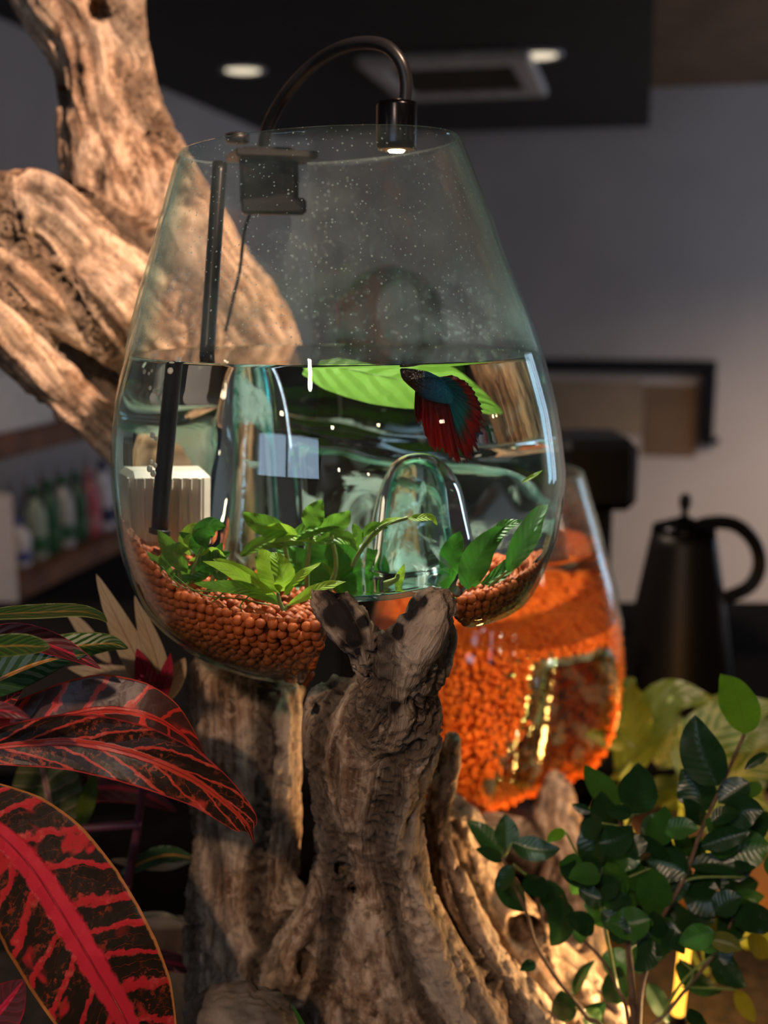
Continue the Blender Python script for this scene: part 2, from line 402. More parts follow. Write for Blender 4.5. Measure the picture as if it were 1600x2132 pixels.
M['croton_dark'] = leaf_mat('dark_croton', (0.014, 0.007, 0.005), (0.04, 0.018, 0.010), (0.60, 0.055, 0.03), 8, 1.7, 0.2, (0.55, 0.05, 0.03), 0.66, 0.11, 0.42, 0.12, (0.55, 0.05, 0.05), fleck=(0.50, 0.08, 0.025))
M['croton_back'] = leaf_mat('maroon_croton', (0.04, 0.012, 0.010), (0.11, 0.035, 0.03), (0.70, 0.045, 0.03), 8, 0.6, 0.22, (0.70, 0.04, 0.035), 0.60, 0.08, 0.38, 0.15, (0.6, 0.08, 0.04))
M['croton_green'] = leaf_mat('green_croton', (0.025, 0.075, 0.018), (0.045, 0.12, 0.03), (0.22, 0.30, 0.04), 9, 2.2, 0.13, (0.32, 0.36, 0.05), 0.70, 0.06, 0.35, 0.2, (0.30, 0.35, 0.08), (0.50, 0.30, 0.06))
M['croton_dgreen'] = leaf_mat('deep_green_croton', (0.018, 0.055, 0.016), (0.03, 0.085, 0.03), (0.05, 0.12, 0.03), 9, 1.8, 0.1, None, 0.6, 0.09, 0.35, 0.2, None, (0.60, 0.26, 0.05))
M['croton_maroon'] = leaf_mat('maroon_leaf', (0.10, 0.02, 0.025), (0.17, 0.045, 0.05), (0.30, 0.04, 0.05), 8, 1.8, 0.1, None, 0.6, 0.10, 0.4, 0.2, (0.7, 0.03, 0.07), (0.75, 0.03, 0.08))
M['cream_leaf'] = leaf_mat('cream_leaf', (0.50, 0.38, 0.24), (0.62, 0.50, 0.34), (0.45, 0.30, 0.20), 9, 2.0, 0.1, (0.30, 0.28, 0.12), 0.62, 0.06, 0.5, 0.3)
M['cream_red'] = leaf_mat('cream_red_leaf', (0.40, 0.02, 0.05), (0.55, 0.04, 0.08), (0.35, 0.02, 0.04), 9, 2.0, 0.1, None, 0.6, 0.06, 0.4, 0.3)
M['olive_leaf'] = leaf_mat('olive_veined', (0.055, 0.065, 0.018), (0.09, 0.10, 0.03), (0.22, 0.16, 0.09), 9, 1.0, 0.16, None, 0.6, 0.07, 0.5, 0.25, None, (0.40, 0.20, 0.16))
M['ficus'] = leaf_mat('ficus_leaf', (0.008, 0.034, 0.010), (0.016, 0.056, 0.016), (0.022, 0.065, 0.02), 10, 1.6, 0.08, None, 0.6, 0.035, 0.28, 0.25, bs=0.12)
M['ficus2'] = leaf_mat('ficus_leaf_mid', (0.03, 0.11, 0.018), (0.05, 0.16, 0.025), (0.06, 0.17, 0.03), 10, 1.6, 0.08, None, 0.6, 0.035, 0.3, 0.3, bs=0.12)
M['ficus3'] = leaf_mat('ficus_leaf_young', (0.11, 0.32, 0.015), (0.16, 0.40, 0.03), (0.18, 0.42, 0.04), 10, 1.6, 0.08, None, 0.6, 0.03, 0.35, 0.4, bs=0.12)
M['ficus4'] = leaf_mat('ficus_leaf_yellow', (0.10, 0.12, 0.012), (0.15, 0.16, 0.02), (0.15, 0.17, 0.02), 10, 1.6, 0.08, None, 0.6, 0.03, 0.35, 0.4, bs=0.12)
M['pothos'] = leaf_mat('pale_striped_leaf', (0.06, 0.11, 0.02), (0.10, 0.15, 0.03), (0.24, 0.27, 0.11), 8, 2.6, 0.35, (0.21, 0.24, 0.10), 0.55, 0.06, 0.4, 0.3)
M['pothos2'] = leaf_mat('olive_green_leaf', (0.07, 0.10, 0.008), (0.10, 0.14, 0.015), (0.10, 0.14, 0.02), 8, 2.0, 0.1, None, 0.6, 0.05, 0.4, 0.35)
M['aqua'] = leaf_mat('water_plant_bright', (0.22, 0.42, 0.02), (0.36, 0.58, 0.05), (0.40, 0.60, 0.10), 9, 1.8, 0.1, None, 0.6, 0.04, 0.4, 0.45)
M['aqua2'] = leaf_mat('water_plant_mid', (0.09, 0.24, 0.02), (0.16, 0.34, 0.03), (0.14, 0.34, 0.05), 9, 1.8, 0.1, None, 0.6, 0.04, 0.4, 0.4)
M['aqua3'] = leaf_mat('water_plant_deep', (0.03, 0.16, 0.015), (0.06, 0.24, 0.02), (0.06, 0.22, 0.03), 9, 1.8, 0.1, None, 0.6, 0.04, 0.4, 0.4)
M['floatleaf'] = leaf_mat('floating_leaf_mat', (0.05, 0.125, 0.010), (0.065, 0.15, 0.014), (0.065, 0.15, 0.015), 8, 1.8, 0.05, None, 0.6, 0.02, 0.4, 0.3)
M['stemg'] = plain('green_stem', (0.16, 0.22, 0.05), 0.5, scale=100)
M['stemb'] = plain('brown_twig', (0.13, 0.075, 0.045), 0.7, scale=100, var=0.15)
M['stemr'] = plain('maroon_stem', (0.12, 0.03, 0.05), 0.5, scale=100)
M['soil'] = plain('dark_soil', (0.018, 0.012, 0.009), 0.95, var=0.25, scale=80, bump=1.0)
M['bark'] = plain('grey_bark', (0.15, 0.12, 0.10), 0.9, var=0.22, scale=60, bump=1.0)
M['planter'] = plain('planter_wood', (0.03, 0.018, 0.012), 0.6, var=0.15, scale=20)
M['table'] = plain('amber_wood', (0.42, 0.20, 0.07), 0.5, var=0.12, scale=14)

# ------------------------------------------------------------------ the room
def rbox(name, x0, x1, y0, y1, z0, z1, mat, parent=None, bevel=0.0):
    c = RM((x0 + x1) / 2, (y0 + y1) / 2, (z0 + z1) / 2)
    v, f = box(c, abs(x1 - x0) * KR, abs(y1 - y0) * KR, abs(z1 - z0) * KR, -YAW, bevel)
    return mesh(name, v, f, mat, parent, smooth=False)
XL, XR, YB, YF, ZF, ZC = -2.35, 3.6, -2.6, 8.2, -CH / KR, 1.35
for nm, a, mt in (('floor', (XL - .1, XR + .1, YB - .1, YF + .1, ZF - .1, ZF), 'floor'), ('ceiling', (XL - .1, XR + .1, YB - .1, YF + .1, ZC, ZC + .1), 'ceil'),
                  ('wall_left', (XL - .1, XL, YB, YF, ZF, ZC), 'wall'), ('wall_right', (XR, XR + .1, YB, YF, ZF, ZC), 'wallw'),
                  ('wall_far', (XL, XR, YF, YF + .1, ZF, ZC), 'wall'), ('wall_back', (XL, XR, YB - .1, YB, ZF, ZC), 'wall')):
    tag(rbox(nm, *a, M[mt]), kind='structure')
tag(rbox('trim_1', XL, 0.0, YB, 7.42, 1.0, ZC, M['ceil_dark']), kind='structure')       # dropped dark ceiling field
tag(rbox('baseboard_far', XL, XR, YF - .02, YF, ZF, ZF + .1, M['frame']), kind='structure')
tag(rbox('baseboard_right', XR - .02, XR, YB, YF, ZF, ZF + .1, M['frame']), kind='structure')

def window(name, x0, x1, y0, y1, z0, z1, axis, panes=2):
    """a daylit window on a wall; axis 'x' runs along x (back wall), 'y' along y (side wall)"""
    o = bpy.data.objects.new(name, None); c = RM((x0 + x1) / 2, (y0 + y1) / 2, z0); o.location = tuple(c); link(o); o['kind'] = 'structure'
    L = (x1 - x0) if axis == 'x' else (y1 - y0); t = 0.05
    def pc(nm, a, b, c0, c1, mt, d=0.05):
        if axis == 'x': rbox(nm, x0 + a, x0 + b, y0, y0 + d, c0, c1, M[mt], o)
        else: rbox(nm, x1 - d, x1, y0 + a, y0 + b, c0, c1, M[mt], o)
    pc('window_frame', 0, L, z0, z0 + t, 'frame'); pc('window_frame', 0, L, z1 - t, z1, 'frame')
    pc('window_frame', 0, t, z0 + t, z1 - t, 'frame'); pc('window_frame', L - t, L, z0 + t, z1 - t, 'frame')
    w = (L - 2 * t) / panes
    for i in range(panes):
        a = t + i * w
        if i: pc('mullion', a - .03, a + .03, z0 + t, z1 - t, 'frame')
        pc('window_pane', a + (.03 if i else 0), a + w - (.03 if i < panes - 1 else 0), z0 + t, z1 - t, 'daylight', 0.02)
window('window_1', -1.75, 0.15, YB, YB, 0.02, 0.66, 'x', 2)
window('window_2', XR, XR, 5.9, 7.2, -1.0, 1.15, 'y', 2)

# downlights, air-conditioning grille
def downlight(x, y, z, lab):
    o = empty('downlight', RM(x, y, z - 0.012), lab, 'ceiling light', 'downlights in the ceiling')
    c = RM(x, y, z)
    v, f = lathe(c, [(0.056, -0.004), (0.073, -0.010), (0.078, -0.004), (0.078, 0.0), (0.056, 0.0)], 32); mesh('trim_ring', v, f, M['white'], o)
    v, f = lathe(c, [(0.0005, -0.006), (0.058, -0.006), (0.058, -0.001), (0.0005, -0.001)], 32); mesh('diffuser', v, f, M['downglow'], o)
def room_at(px, py, z):
    """room x, y of the point at height z (from the camera) seen at the pixel"""
    p = at(px, py, 1.0); k = z / (p[2] - CH); p = np.array([p[0] * k, k])
    return p[0] * _c - p[1] * _s, p[0] * _s + p[1] * _c
downlight(*room_at(506, 151, 0.985), 1.0, 'round glowing downlight in the dark ceiling, left of the cable arch')
downlight(*room_at(1122, 120, 0.985), 1.0, 'round glowing downlight in the dark ceiling, above the grille on the right')
vx, vy = room_at(955, 165, 0.97)
o = empty('air_vent', RM(vx, vy, 0.95), 'pale rectangular air conditioning cassette in the dark ceiling', 'air vent')
for a in ((-.37, .37, -.47, -.33), (-.37, .37, .33, .47), (-.37, -.27, -.33, .33), (.27, .37, -.33, .33)):
    rbox('frame', vx + a[0], vx + a[1], vy + a[2], vy + a[3], 0.955, 1.0, M['vent'], o, 0.01)
rbox('grille', vx - .27, vx + .27, vy - .33, vy + .33, 0.975, 1.0, M['ventin'], o)
for i in range(9): rbox('slat', vx - .26, vx + .26, vy - .30 + i * .07, vy - .28 + i * .07, 0.963, 0.975, M['ventin'], o)

# left wall: shelving with bottles
o = empty('wall_shelf', RM(-2.2, 4.6, ZF), 'red-brown wooden shelving along the left wall holding bottles', 'shelf')
for z0, z1 in ((-0.53, -0.45), (-1.02, -0.945)):
    rbox('shelf_board', XL, -2.02, 2.6, 7.6, z0, z1, M['shelf'], o, 0.004)
rbox('cabinet_base', XL, -2.05, 2.6, 7.6, ZF, -1.02, M['dark_cab'], o)
rbox('upright', XL, -2.03, 2.6, 2.64, -1.02, -0.45, M['dark_cab'], o)
rbox('upright', XL, -2.03, 7.55, 7.59, -1.02, -0.45, M['dark_cab'], o)
tag(rbox('post', -2.0, -1.93, 3.12, 3.25, ZF, -0.62, M['wall']), 'pale narrow post standing in front of the left shelving', 'post')
bc = [((0.55, 0.55, 0.62), (0.05, 0.07, 0.25), 'white bottle with dark blue foot label', 0.17), ((0.28, 0.36, 0.30), (0.02, 0.10, 0.04), 'pale green bottle with green cap', 0.26),
      ((0.02, 0.10, 0.05), (0.02, 0.10, 0.04), 'dark green bottle', 0.27), ((0.45, 0.46, 0.48), (0.03, 0.12, 0.06), 'grey white bottle with green cap', 0.27),
      ((0.03, 0.09, 0.05), (0.04, 0.12, 0.07), 'deep green bottle', 0.27), ((0.45, 0.10, 0.16), (0.5, 0.2, 0.25), 'rose red bottle', 0.26),
      ((0.60, 0.62, 0.75), (0.02, 0.03, 0.10), 'milky white bottle with navy cap', 0.28), ((0.50, 0.50, 0.55), (0.02, 0.03, 0.10), 'light grey bottle with navy cap', 0.28),
      ((0.30, 0.17, 0.04), (0.30, 0.25, 0.2), 'amber bottle', 0.22)]
seq = [(3.50, 8), (3.60, 0), (3.72, 1), (3.82, 2), (3.93, 3), (4.04, 4), (4.15, 5), (4.27, 6), (4.40, 7), (4.52, 3), (4.64, 6), (4.77, 2)]
where = ['leftmost on the lower shelf', 'second from the left on the lower shelf', 'third from the left on the shelf', 'fourth from the left on the shelf', 'in the middle of the shelf row',
         'just right of the middle of the shelf row', 'fifth from the fish bowl in the shelf row', 'close to the fish bowl edge', 'beside the fish bowl edge', 'seen at the bowl edge, last of the row', 'deeper along the shelf behind the bowl', 'deepest along the shelf behind the bowl']
cache = {}
for (yy, kk), wh in zip(seq, where):
    col, cap, lab, h = bc[kk]; h *= KR
    if kk not in cache: cache[kk] = (plain('bottle_%d' % kk, col, 0.3), plain('cap_%d' % kk, cap, 0.4))
    c = RM(-2.12, yy, -0.945)
    o = empty('bottle', c, lab + ' ' + wh, 'bottle', 'bottles on the left shelf')
    v, f = lathe(c, [(0.027, 0), (0.03, 0.005), (0.03, h * .62), (0.026, h * .72), (0.012, h * .82), (0.0105, h * .9)], 20); mesh('body', v, f, cache[kk][0], o)
    v, f = lathe(c, [(0.0135, h * .88), (0.0135, h), (0.011, h + .003)], 16); mesh('cap', v, f, cache[kk][1], o)
    v, f = lathe(c, [(0.0303, h * .12), (0.031, h * .13), (0.031, h * .32), (0.0303, h * .33)], 20); mesh('label_band', v, f, cache[kk][1], o)
for yy, lab in ((3.55, 'pale grey storage box on the shelf top at the left edge'), (4.05, 'pale grey storage box on the shelf top under the driftwood')):
    o = empty('storage_box', RM(-2.17, yy, -0.45), lab, 'box', 'boxes on the shelf top')
    rbox('body', -2.31, -2.04, yy - .21, yy + .21, -0.45, -0.25, M['white'], o, 0.006); rbox('lid', -2.32, -2.03, yy - .22, yy + .22, -0.25, -0.22, M['white'], o, 0.004)

# far wall: black rail with sheets
def face_far(px, py, d=0.0):
    p = at(px, py, 1.0); q = np.array([p[0] * _c - _s, p[0] * _s + _c]); k = (YF - d) / q[1]
    return q[0] * k, (p[2] - CH) * k
x0, zt = face_far(1000, 757); x1, _ = face_far(1493, 757); _, zb = face_far(1490, 908); zt1 = zt
o = empty('wall_rail', RM(x1, YF, zb), 'black angular metal rail on the grey far wall, bent down at its right end', 'rail')
rbox('rail_bar', x0, x1, YF - .09, YF - .02, zt - .045, zt + .045, M['black'], o, 0.01)
rbox('rail_end', x1 - .09, x1, YF - .09, YF - .02, zb, zt - .045, M['black'], o, 0.01)
rbox('rail_foot', x1 - .09, x1 + .04, YF - .10, YF - .02, zb - .05, zb, M['black'], o, 0.01)
for i in range(3): rbox('bracket', x0 + .2 + i * .6, x0 + .25 + i * .6, YF - .03, YF, zt - .02, zt + .02, M['black'], o)
for (a, b, t, bt, mt, lab) in ((1130, 1335, 790, 905, 'paper', 'broad beige sheet hung on the far wall beneath the rail'), (1345, 1450, 800, 950, 'paper2', 'brown sheet hung on the far wall inside the rail corner')):
    xa, za = face_far(a, t); xb, zb_ = face_far(b, bt)
    w = rbox('hanging_sheet', xa, xb, YF - .015, YF - .001, zb_, za, M[mt]); tag(w, lab, 'sheet', 'sheets under the rail')

# dark counter with kettle and grinder
CZ = -0.615
o = empty('counter', RM(1.4, 2.2, ZF), 'dark counter with a near black top behind the bowls', 'counter')
def setbox(name, x0, x1, y0, y1, z0, z1, mat, parent=None, bevel=0.0):
    v, f = box((((x0 + x1) / 2), (y0 + y1) / 2, CH + (z0 + z1) / 2), x1 - x0, y1 - y0, z1 - z0, 0, bevel)
    return mesh(name, v, f, mat, parent, smooth=False)
setbox('counter_top', -0.9, 1.3, 1.42, 2.27, CZ - 0.04, CZ, M['dark_cab'], o, 0.004)
setbox('counter_front', -0.87, 1.27, 1.46, 1.48, -CH, CZ - 0.04, M['dark_cab'], o)
for xx in (-0.87, 1.25): setbox('side_panel', xx, xx + 0.02, 1.48, 2.24, -CH, CZ - 0.04, M['dark_cab'], o)
# kettle
KD = 1.62; kp = at(1405, 1500, KD); kc = np.array([kp[0], KD, CH + CZ])
o = empty('kettle', kc, 'black kettle with big loop handle standing on the dark counter', 'kettle')
s = KD / FPX; kh = (Z(1105, KD) - kc[2])
v, f = lathe(kc, [(120 * s, 0), (124 * s, 0.008), (118 * s, kh * .25), (96 * s, kh * .6), (72 * s, kh * .93), (66 * s, kh)], 40); mesh('body', v, f, M['darkmetal'], o)
v, f = lathe(kc, [(68 * s, kh), (64 * s, kh + .008), (20 * s, kh + .018), (8 * s, kh + .022)], 40); mesh('lid', v, f, M['blackmetal'], o)
v, f = lathe(kc, [(7 * s, kh + .02), (7 * s, kh + .03), (13 * s, kh + .038), (12 * s, kh + .05), (4 * s, kh + .055)], 24); mesh('lid_knob', v, f, M['black'], o)
hp = [(1425, 1112), (1470, 1090), (1530, 1092), (1572, 1130), (1582, 1180), (1560, 1222), (1505, 1248), (1492, 1262)]
v, f = tube([at(a, b, KD) for a, b in hp], 15 * s, 12, 40); mesh('handle', v, f, M['black'], o)
sp_ = [(1300, 1440), (1268, 1400), (1262, 1300), (1258, 1200), (1230, 1150)]
v, f = tube([at(a, b, KD - .03) for a, b in sp_], [15 * s, 11 * s, 8 * s, 7 * s, 6 * s], 12, 30); mesh('spout', v, f, M['darkmetal'], o)
# dark arched board behind the bowl
AD = 1.50; ax0, ax1 = X(700, AD), X(925, AD); axc = (ax0 + ax1) / 2; ar = (ax1 - ax0) / 2; atop = Z(556, AD)
def arch(xc, r, zb, zt, y0, y1):
    th = np.linspace(0, PI, 25); ol = [(xc + r, zb)] + [(xc + r * math.cos(t), zt - r + r * math.sin(t)) for t in th] + [(xc - r, zb)]; n = len(ol)
    v = [(a, y0, b) for a, b in ol] + [(a, y1, b) for a, b in ol]
    return v, [tuple(range(n)), tuple(range(2 * n - 1, n - 1, -1))] + [(i, i + n, (i + 1) % n + n, (i + 1) % n) for i in range(n)]
o = empty('arched_board', (axc, AD, CH + CZ), 'dark arched upright board with a pale pane, seen through the upper glass', 'board')
v, f = arch(axc, ar, CH + CZ, atop, AD - .02, AD + .03); mesh('board', v, f, M['black'], o, smooth=False)
v, f = arch(X(830, AD), 40 * AD / FPX, CH + CZ + .05, Z(590, AD), AD - .026, AD - .019); mesh('pane', v, f, plain('pale_pane', (0.50, 0.66, 0.72), 0.25), o, smooth=False)
# grinder
GD = 1.95; g0 = X(1190, GD); g1 = X(1325, GD); gt = Z(905, GD) - CH
o = empty('coffee_grinder', ((g0 + g1) / 2, GD, CH + CZ), 'tall black box-shaped machine behind the bowls at the rail', 'machine')
setbox('base', g0 - .01, g1 - .01, GD - .08, GD + .1, CZ, CZ + .05, M['black'], o, 0.006)
setbox('body', g0, g1 - .03, GD - .03, GD + .1, CZ + .05, gt - .12, M['black'], o, 0.008)
setbox('head', g0 - .02, g1, GD - .08, GD + .1, gt - .12, gt, M['black'], o, 0.015)
v, f = tube([at(1225, 1120, GD - .1), at(1225, 1180, GD - .1)], 0.012, 12); mesh('outlet', v, f, M['darkmetal'], o)

# ------------------------------------------------------------------ glass bowls
class Bowl:
    def __init__(s, rows, D, tilt, tilt_y, off=(0, 0), scale=1.0):
        """rows: (photo y, centre x, half width) read from the outline at distance D"""
        z = np.array([Z(r[0], D) for r in rows]); cx = np.array([X(r[1], D) for r in rows])
        rr = np.array([r[2] * D / FPX * 0.985 for r in rows])
        P = crspline(np.stack([rr, cx, z], 1), 500)
        P[:, 0] = np.maximum(P[:, 0], 0)
        s.arc = np.concatenate([[0], np.cumsum(np.hypot(np.diff(P[:, 0]), np.diff(P[:, 2])))])
        s.P = P; s.D = D; s.tilt = tilt; s.tz = Z(tilt_y, D); s.h = lambda x, y: np.full_like(x, -9.0)
    def prof(s, a):
        return tuple(np.interp(a, s.arc, s.P[:, i]) for i in range(3))
    def rz(s, z):
        o = np.argsort(s.P[:, 2]); return np.interp(z, s.P[o, 2], s.P[o, 0]), np.interp(z, s.P[o, 2], s.P[o, 1])
    def inside(s, p):
        r, cx = s.rz(p[:, 2]); d = np.hypot(p[:, 0] - cx, p[:, 1] - s.D) - r
        return np.maximum(d, s.h(p[:, 0], p[:, 1]) - p[:, 2])
    def surf(s, off, nth, nr, top=None, gz=None):
        """grid of points: rings from the rim (or a level) down to the bottom centre; off = inset"""
        a0 = 0.0
        if top is not None: a0 = np.interp(-top, -s.P[:, 2], s.arc)
        a = np.linspace(a0, s.arc[-1], nr); r, cx, z = s.prof(a)
        if top is not None: z[0] = top
        dr = np.gradient(r, a); dz = np.gradient(z, a); L = np.hypot(dr, dz) + 1e-9
        nx, nz = -dz / L, dr / L                                     # outward normal in the profile plane
        if top is not None: nz = nz * sstep(0, 0.02, a - a0)
        r2 = np.maximum(r - off * nx, 0); z2 = z - off * nz
        th = np.linspace(0, 2 * PI, nth, endpoint=False)
        x = cx[:, None] + r2[:, None] * np.cos(th); y = s.D + r2[:, None] * np.sin(th); zz = np.repeat(z2[:, None], nth, 1)
        w = sstep(s.tz, s.P[0, 2], zz) if top is None else 0
        zz = zz + s.tilt * (x - cx[:, None]) * w
        h = s.h(x.ravel(), y.ravel()).reshape(x.shape) + off
        if gz is not None: h2 = np.maximum(h, gz(x, y))
        else: h2 = h
        push = zz < h2; zz = np.maximum(zz, h2)
        V = np.stack([x, y, zz], 2); m = push.astype(float)
        for _ in range(3): m = np.maximum(m, np.maximum(np.roll(m, 1, 1), np.roll(m, -1, 1)) * 0.9); m[1:] = np.maximum(m[1:], m[:-1] * 0.9); m[:-1] = np.maximum(m[:-1], m[1:] * 0.9)
        m[:6] = 0; m = m[:, :, None]
        for _ in range(14):
            A = (np.roll(V, 1, 1) + np.roll(V, -1, 1)); B = A.copy(); B[1:-1] = A[1:-1] + V[2:] + V[:-2]; B[1:-1] /= 4; B[0] = V[0]; B[-1] = V[-1]
            V = V + (B - V) * m * 0.6
        V[-1] = V[-1].mean(0)
        return V, push
def grid_faces(nr, nth, rev=False):
    f = []
    for i in range(nr - 1):
        for j in range(nth):
            q = (i * nth + j, i * nth + (j + 1) % nth, (i + 1) * nth + (j + 1) % nth, (i + 1) * nth + j)
            f.append(q if rev else q[::-1])
    return f
def build_glass(name, B, parent, nth=256, nr=200, thick=0.0022, zw=None, hm='hump'):
    V1, p1 = B.surf(0, nth, nr); V2, p2 = B.surf(thick, nth, nr)
    V2[0] = V1[0] + (V2[0] - V1[0]); rim = (V1[0] + V2[0]) / 2 + np.array([0, 0, thick * 0.6])
    n = nr * nth; v = np.vstack([V1.reshape(-1, 3), V2.reshape(-1, 3), rim])
    f = grid_faces(nr, nth); f2 = [tuple(i + n for i in q) for q in grid_faces(nr, nth, True)]
    mi = [int(p1.ravel()[q].mean() > 0.6) for q in np.array(f)]; mi2 = [int(p2.ravel()[q].mean() > 0.6) for q in np.array(f)]
    f3 = []
    for j in range(nth):
        k = (j + 1) % nth; f3 += [(j, k, 2 * n + k, 2 * n + j), (2 * n + j, 2 * n + k, n + k, n + j)]
    haze = sstep(zw - 0.001, zw + 0.006, v[:, 2]) * 1.0; haze[:n] *= 0.12
    return mesh(name, v, f + f2 + f3, [M['glass'], M[hm]], parent, mi=mi + mi2 + [0] * len(f3), attrs={'haze': haze})
def build_water(name, B, zw, gz, off=0.0026, nth=256, nr=170):
    V, push = B.surf(off, nth, nr, top=zw, gz=gz)
    V[0, :, 2] = zw
    cx = V[0].mean(0); rings = []
    for t in np.linspace(1, 0, 24)[1:]:
        rg = cx + (V[0] - cx) * t; rg[:, 2] = zw; rings.append(rg)
    v = np.vstack([V.reshape(-1, 3)] + rings); f = grid_faces(nr, nth); mi = []
    flat = V.reshape(-1, 3); h = B.h(flat[:, 0], flat[:, 1]) + off; g = gz(flat[:, 0], flat[:, 1])
    isg = (g > h) & (np.abs(flat[:, 2] - g) < 0.003)
    for q in f: mi.append(1 if isg[list(q)].mean() > 0.5 else 0)
    top = []
    base = nr * nth
    idx = [np.arange(nth)] + [base + i * nth + np.arange(nth) for i in range(23)]
    for i in range(23):
        for j in range(nth):
            k = (j + 1) % nth; top.append((idx[i][j], idx[i][k], idx[i + 1][k], idx[i + 1][j]))
    o = mesh(name, v, f + top, [M['water'], M['waterin'], M['watertop']], None, mi=mi + [2] * len(top))
    return o

BD = 0.66
rows = [(308, 670, 285), (330, 670, 294), (400, 675, 318), (460, 680, 340), (500, 683, 353), (560, 687, 374), (600, 689, 389), (650, 693, 407), (720, 697, 429), (735, 698, 433), (800, 700, 451),
        (850, 702, 462), (930, 704, 474), (1000, 706, 477), (1100, 703, 466), (1150, 700, 453), (1200, 697, 434), (1238, 694, 412), (1277, 690, 375), (1309, 688, 335), (1336, 687, 288), (1357, 686, 230), (1371, 685, 165), (1379, 685, 95), (1381, 685, 0)]
B1 = Bowl(rows, BD, 0.062, 600)
FD = 0.555
fx = np.array([X(p, FD) for p in (150, 590, 630, 662, 688, 722, 800, 900, 925, 950, 975, 1100, 1300)])
fz = np.array([Z(p, FD) for p in (1640, 1600, 1450, 1350, 1262, 1232, 1238, 1226, 1232, 1285, 1334, 1338, 1338)])
bx = np.array([X(705 + (p - 705) * .82, .70) for p in (230, 400, 470, 540, 620, 680, 760, 1000, 1090, 1140, 1200)])
bz = np.array([Z(p, .70) for p in (945, 915, 900, 900, 930, 945, 975, 985, 1060, 1150, 1180)])
def smax(a, b, k=0.006):
    h = np.clip(0.5 + 0.5 * (a - b) / k, 0, 1); return b * (1 - h) + a * h + k * h * (1 - h)
FINB = (X(577, .70), 0.700, Z(768, .70)); HA = (X(838, .65), 0.640, Z(955, .64))
def dome(r, R): return np.maximum(1 - (r / R) ** 3, 0) ** 0.5
def wob3(x, y):
    x = np.asarray(x, float); y = np.asarray(y, float); p = np.stack([x.ravel() * 45, y.ravel() * 45, np.full(x.size, 3.3)], 1); return fbm(p, 2).reshape(x.shape)
def h1(x, y):
    x = np.asarray(x, float); y = np.asarray(y, float); wn = wob3(x, y)
    lo = -9.0
    a = np.interp(x, fx, fz)
    t = sstep(0.672, 0.715, y); zb = np.interp(x, bx, bz); zmin = B1.P[:, 2].min() - 0.006
    a2 = np.maximum(a, zmin); b = zmin + (zb - zmin) * t
    b = b + 0.007 * wn * t
    h = smax(a2, b)
    r = np.hypot((x - FINB[0]) / 0.95, (y - FINB[1]) / 1.1) * (1 + 0.35 * wn); h = smax(h, zmin + (FINB[2] - zmin) * dome(r, 0.021))
    r = np.hypot((x - HA[0]) / 1.1, (y - HA[1]) / 1.0) * (1 + 0.4 * wn); h = smax(h, zmin + (HA[2] - zmin) * dome(r, 0.024))
    return np.where(a2 > zmin + 1e-4, h, np.where(h > zmin + 0.004, h, -9.0))
B1.h = h1
ZW1 = Z(735, BD)
gx = np.array([X(p, .57) for p in (240, 255, 330, 480, 640, 950, 1110, 1140)]); gzv = np.array([Z(p, .57) for p in (1160, 1170, 1225, 1262, 1268, 1243, 1235, 1230)])
def g1(x, y): return np.interp(x, gx, gzv) + 0.10 * np.clip(y - 0.57, 0, 0.07)

o = empty('fish_bowl', (X(700, BD), BD, B1.P[:, 2].min()), 'large clear glass bowl with sagging bottom melted over the driftwood, holding the fish', 'fish bowl')
build_glass('glass_wall', B1, o, zw=ZW1)
w = build_water('bowl_water', B1, ZW1, g1); tag(w, 'clear still water filling the large bowl around the red and blue fish', 'water', kind='stuff')

# rear bowl
RD = 1.02; rs = 0.618
rowsR = []
for (y, cx, r) in rows: rowsR.append((978 + (y - 308) * (1665 - 978) / (1381 - 308), 1050 + (cx - 670) * .3 - (y - 308) * 0.030, r * rs))
B2 = Bowl(rowsR, RD, -0.02, 1150)
hx = np.array([X(p, RD) for p in (700, 1040, 1080, 1150, 1250, 1320, 1360)])
HR = (X(1160, RD), RD - 0.080, Z(1358, RD - .08))
def h2(x, y):
    zmin = Z(1700, RD); r = np.hypot((x - HR[0]) / 1.9, (y - HR[1]) / 1.9) * (1 + .3 * wob3(x, y))
    h = zmin + (HR[2] - zmin) * (1 - sstep(0.020, 0.042, r))
    r = np.hypot((x - X(1095, RD)) / 1.3, (y - (RD - .115)) / 1.3); h = np.maximum(h, zmin + (Z(1450, RD) - zmin) * (1 - sstep(0.014, 0.028, r)))
    return np.where(h > zmin + 0.004, h, -9.0)
B2.h = h2
ZW2 = Z(1158, RD - .06)
def g2(x, y): return np.full_like(np.asarray(x, float), Z(1345, RD - .1)) + 0.06 * np.clip(y - (RD - 0.1), 0, .2)
o = empty('fish_bowl', (X(1010, RD), RD, Z(1690, RD)), 'second glass bowl of orange gravel, half hidden behind the driftwood knot', 'fish bowl')
build_glass('glass_wall', B2, o, 200, 150, zw=ZW2, hm='hump2')
w = build_water('bowl_water', B2, ZW2, g2, nth=200, nr=130); tag(w, 'clear water above the orange gravel in the rear bowl', 'water', kind='stuff')

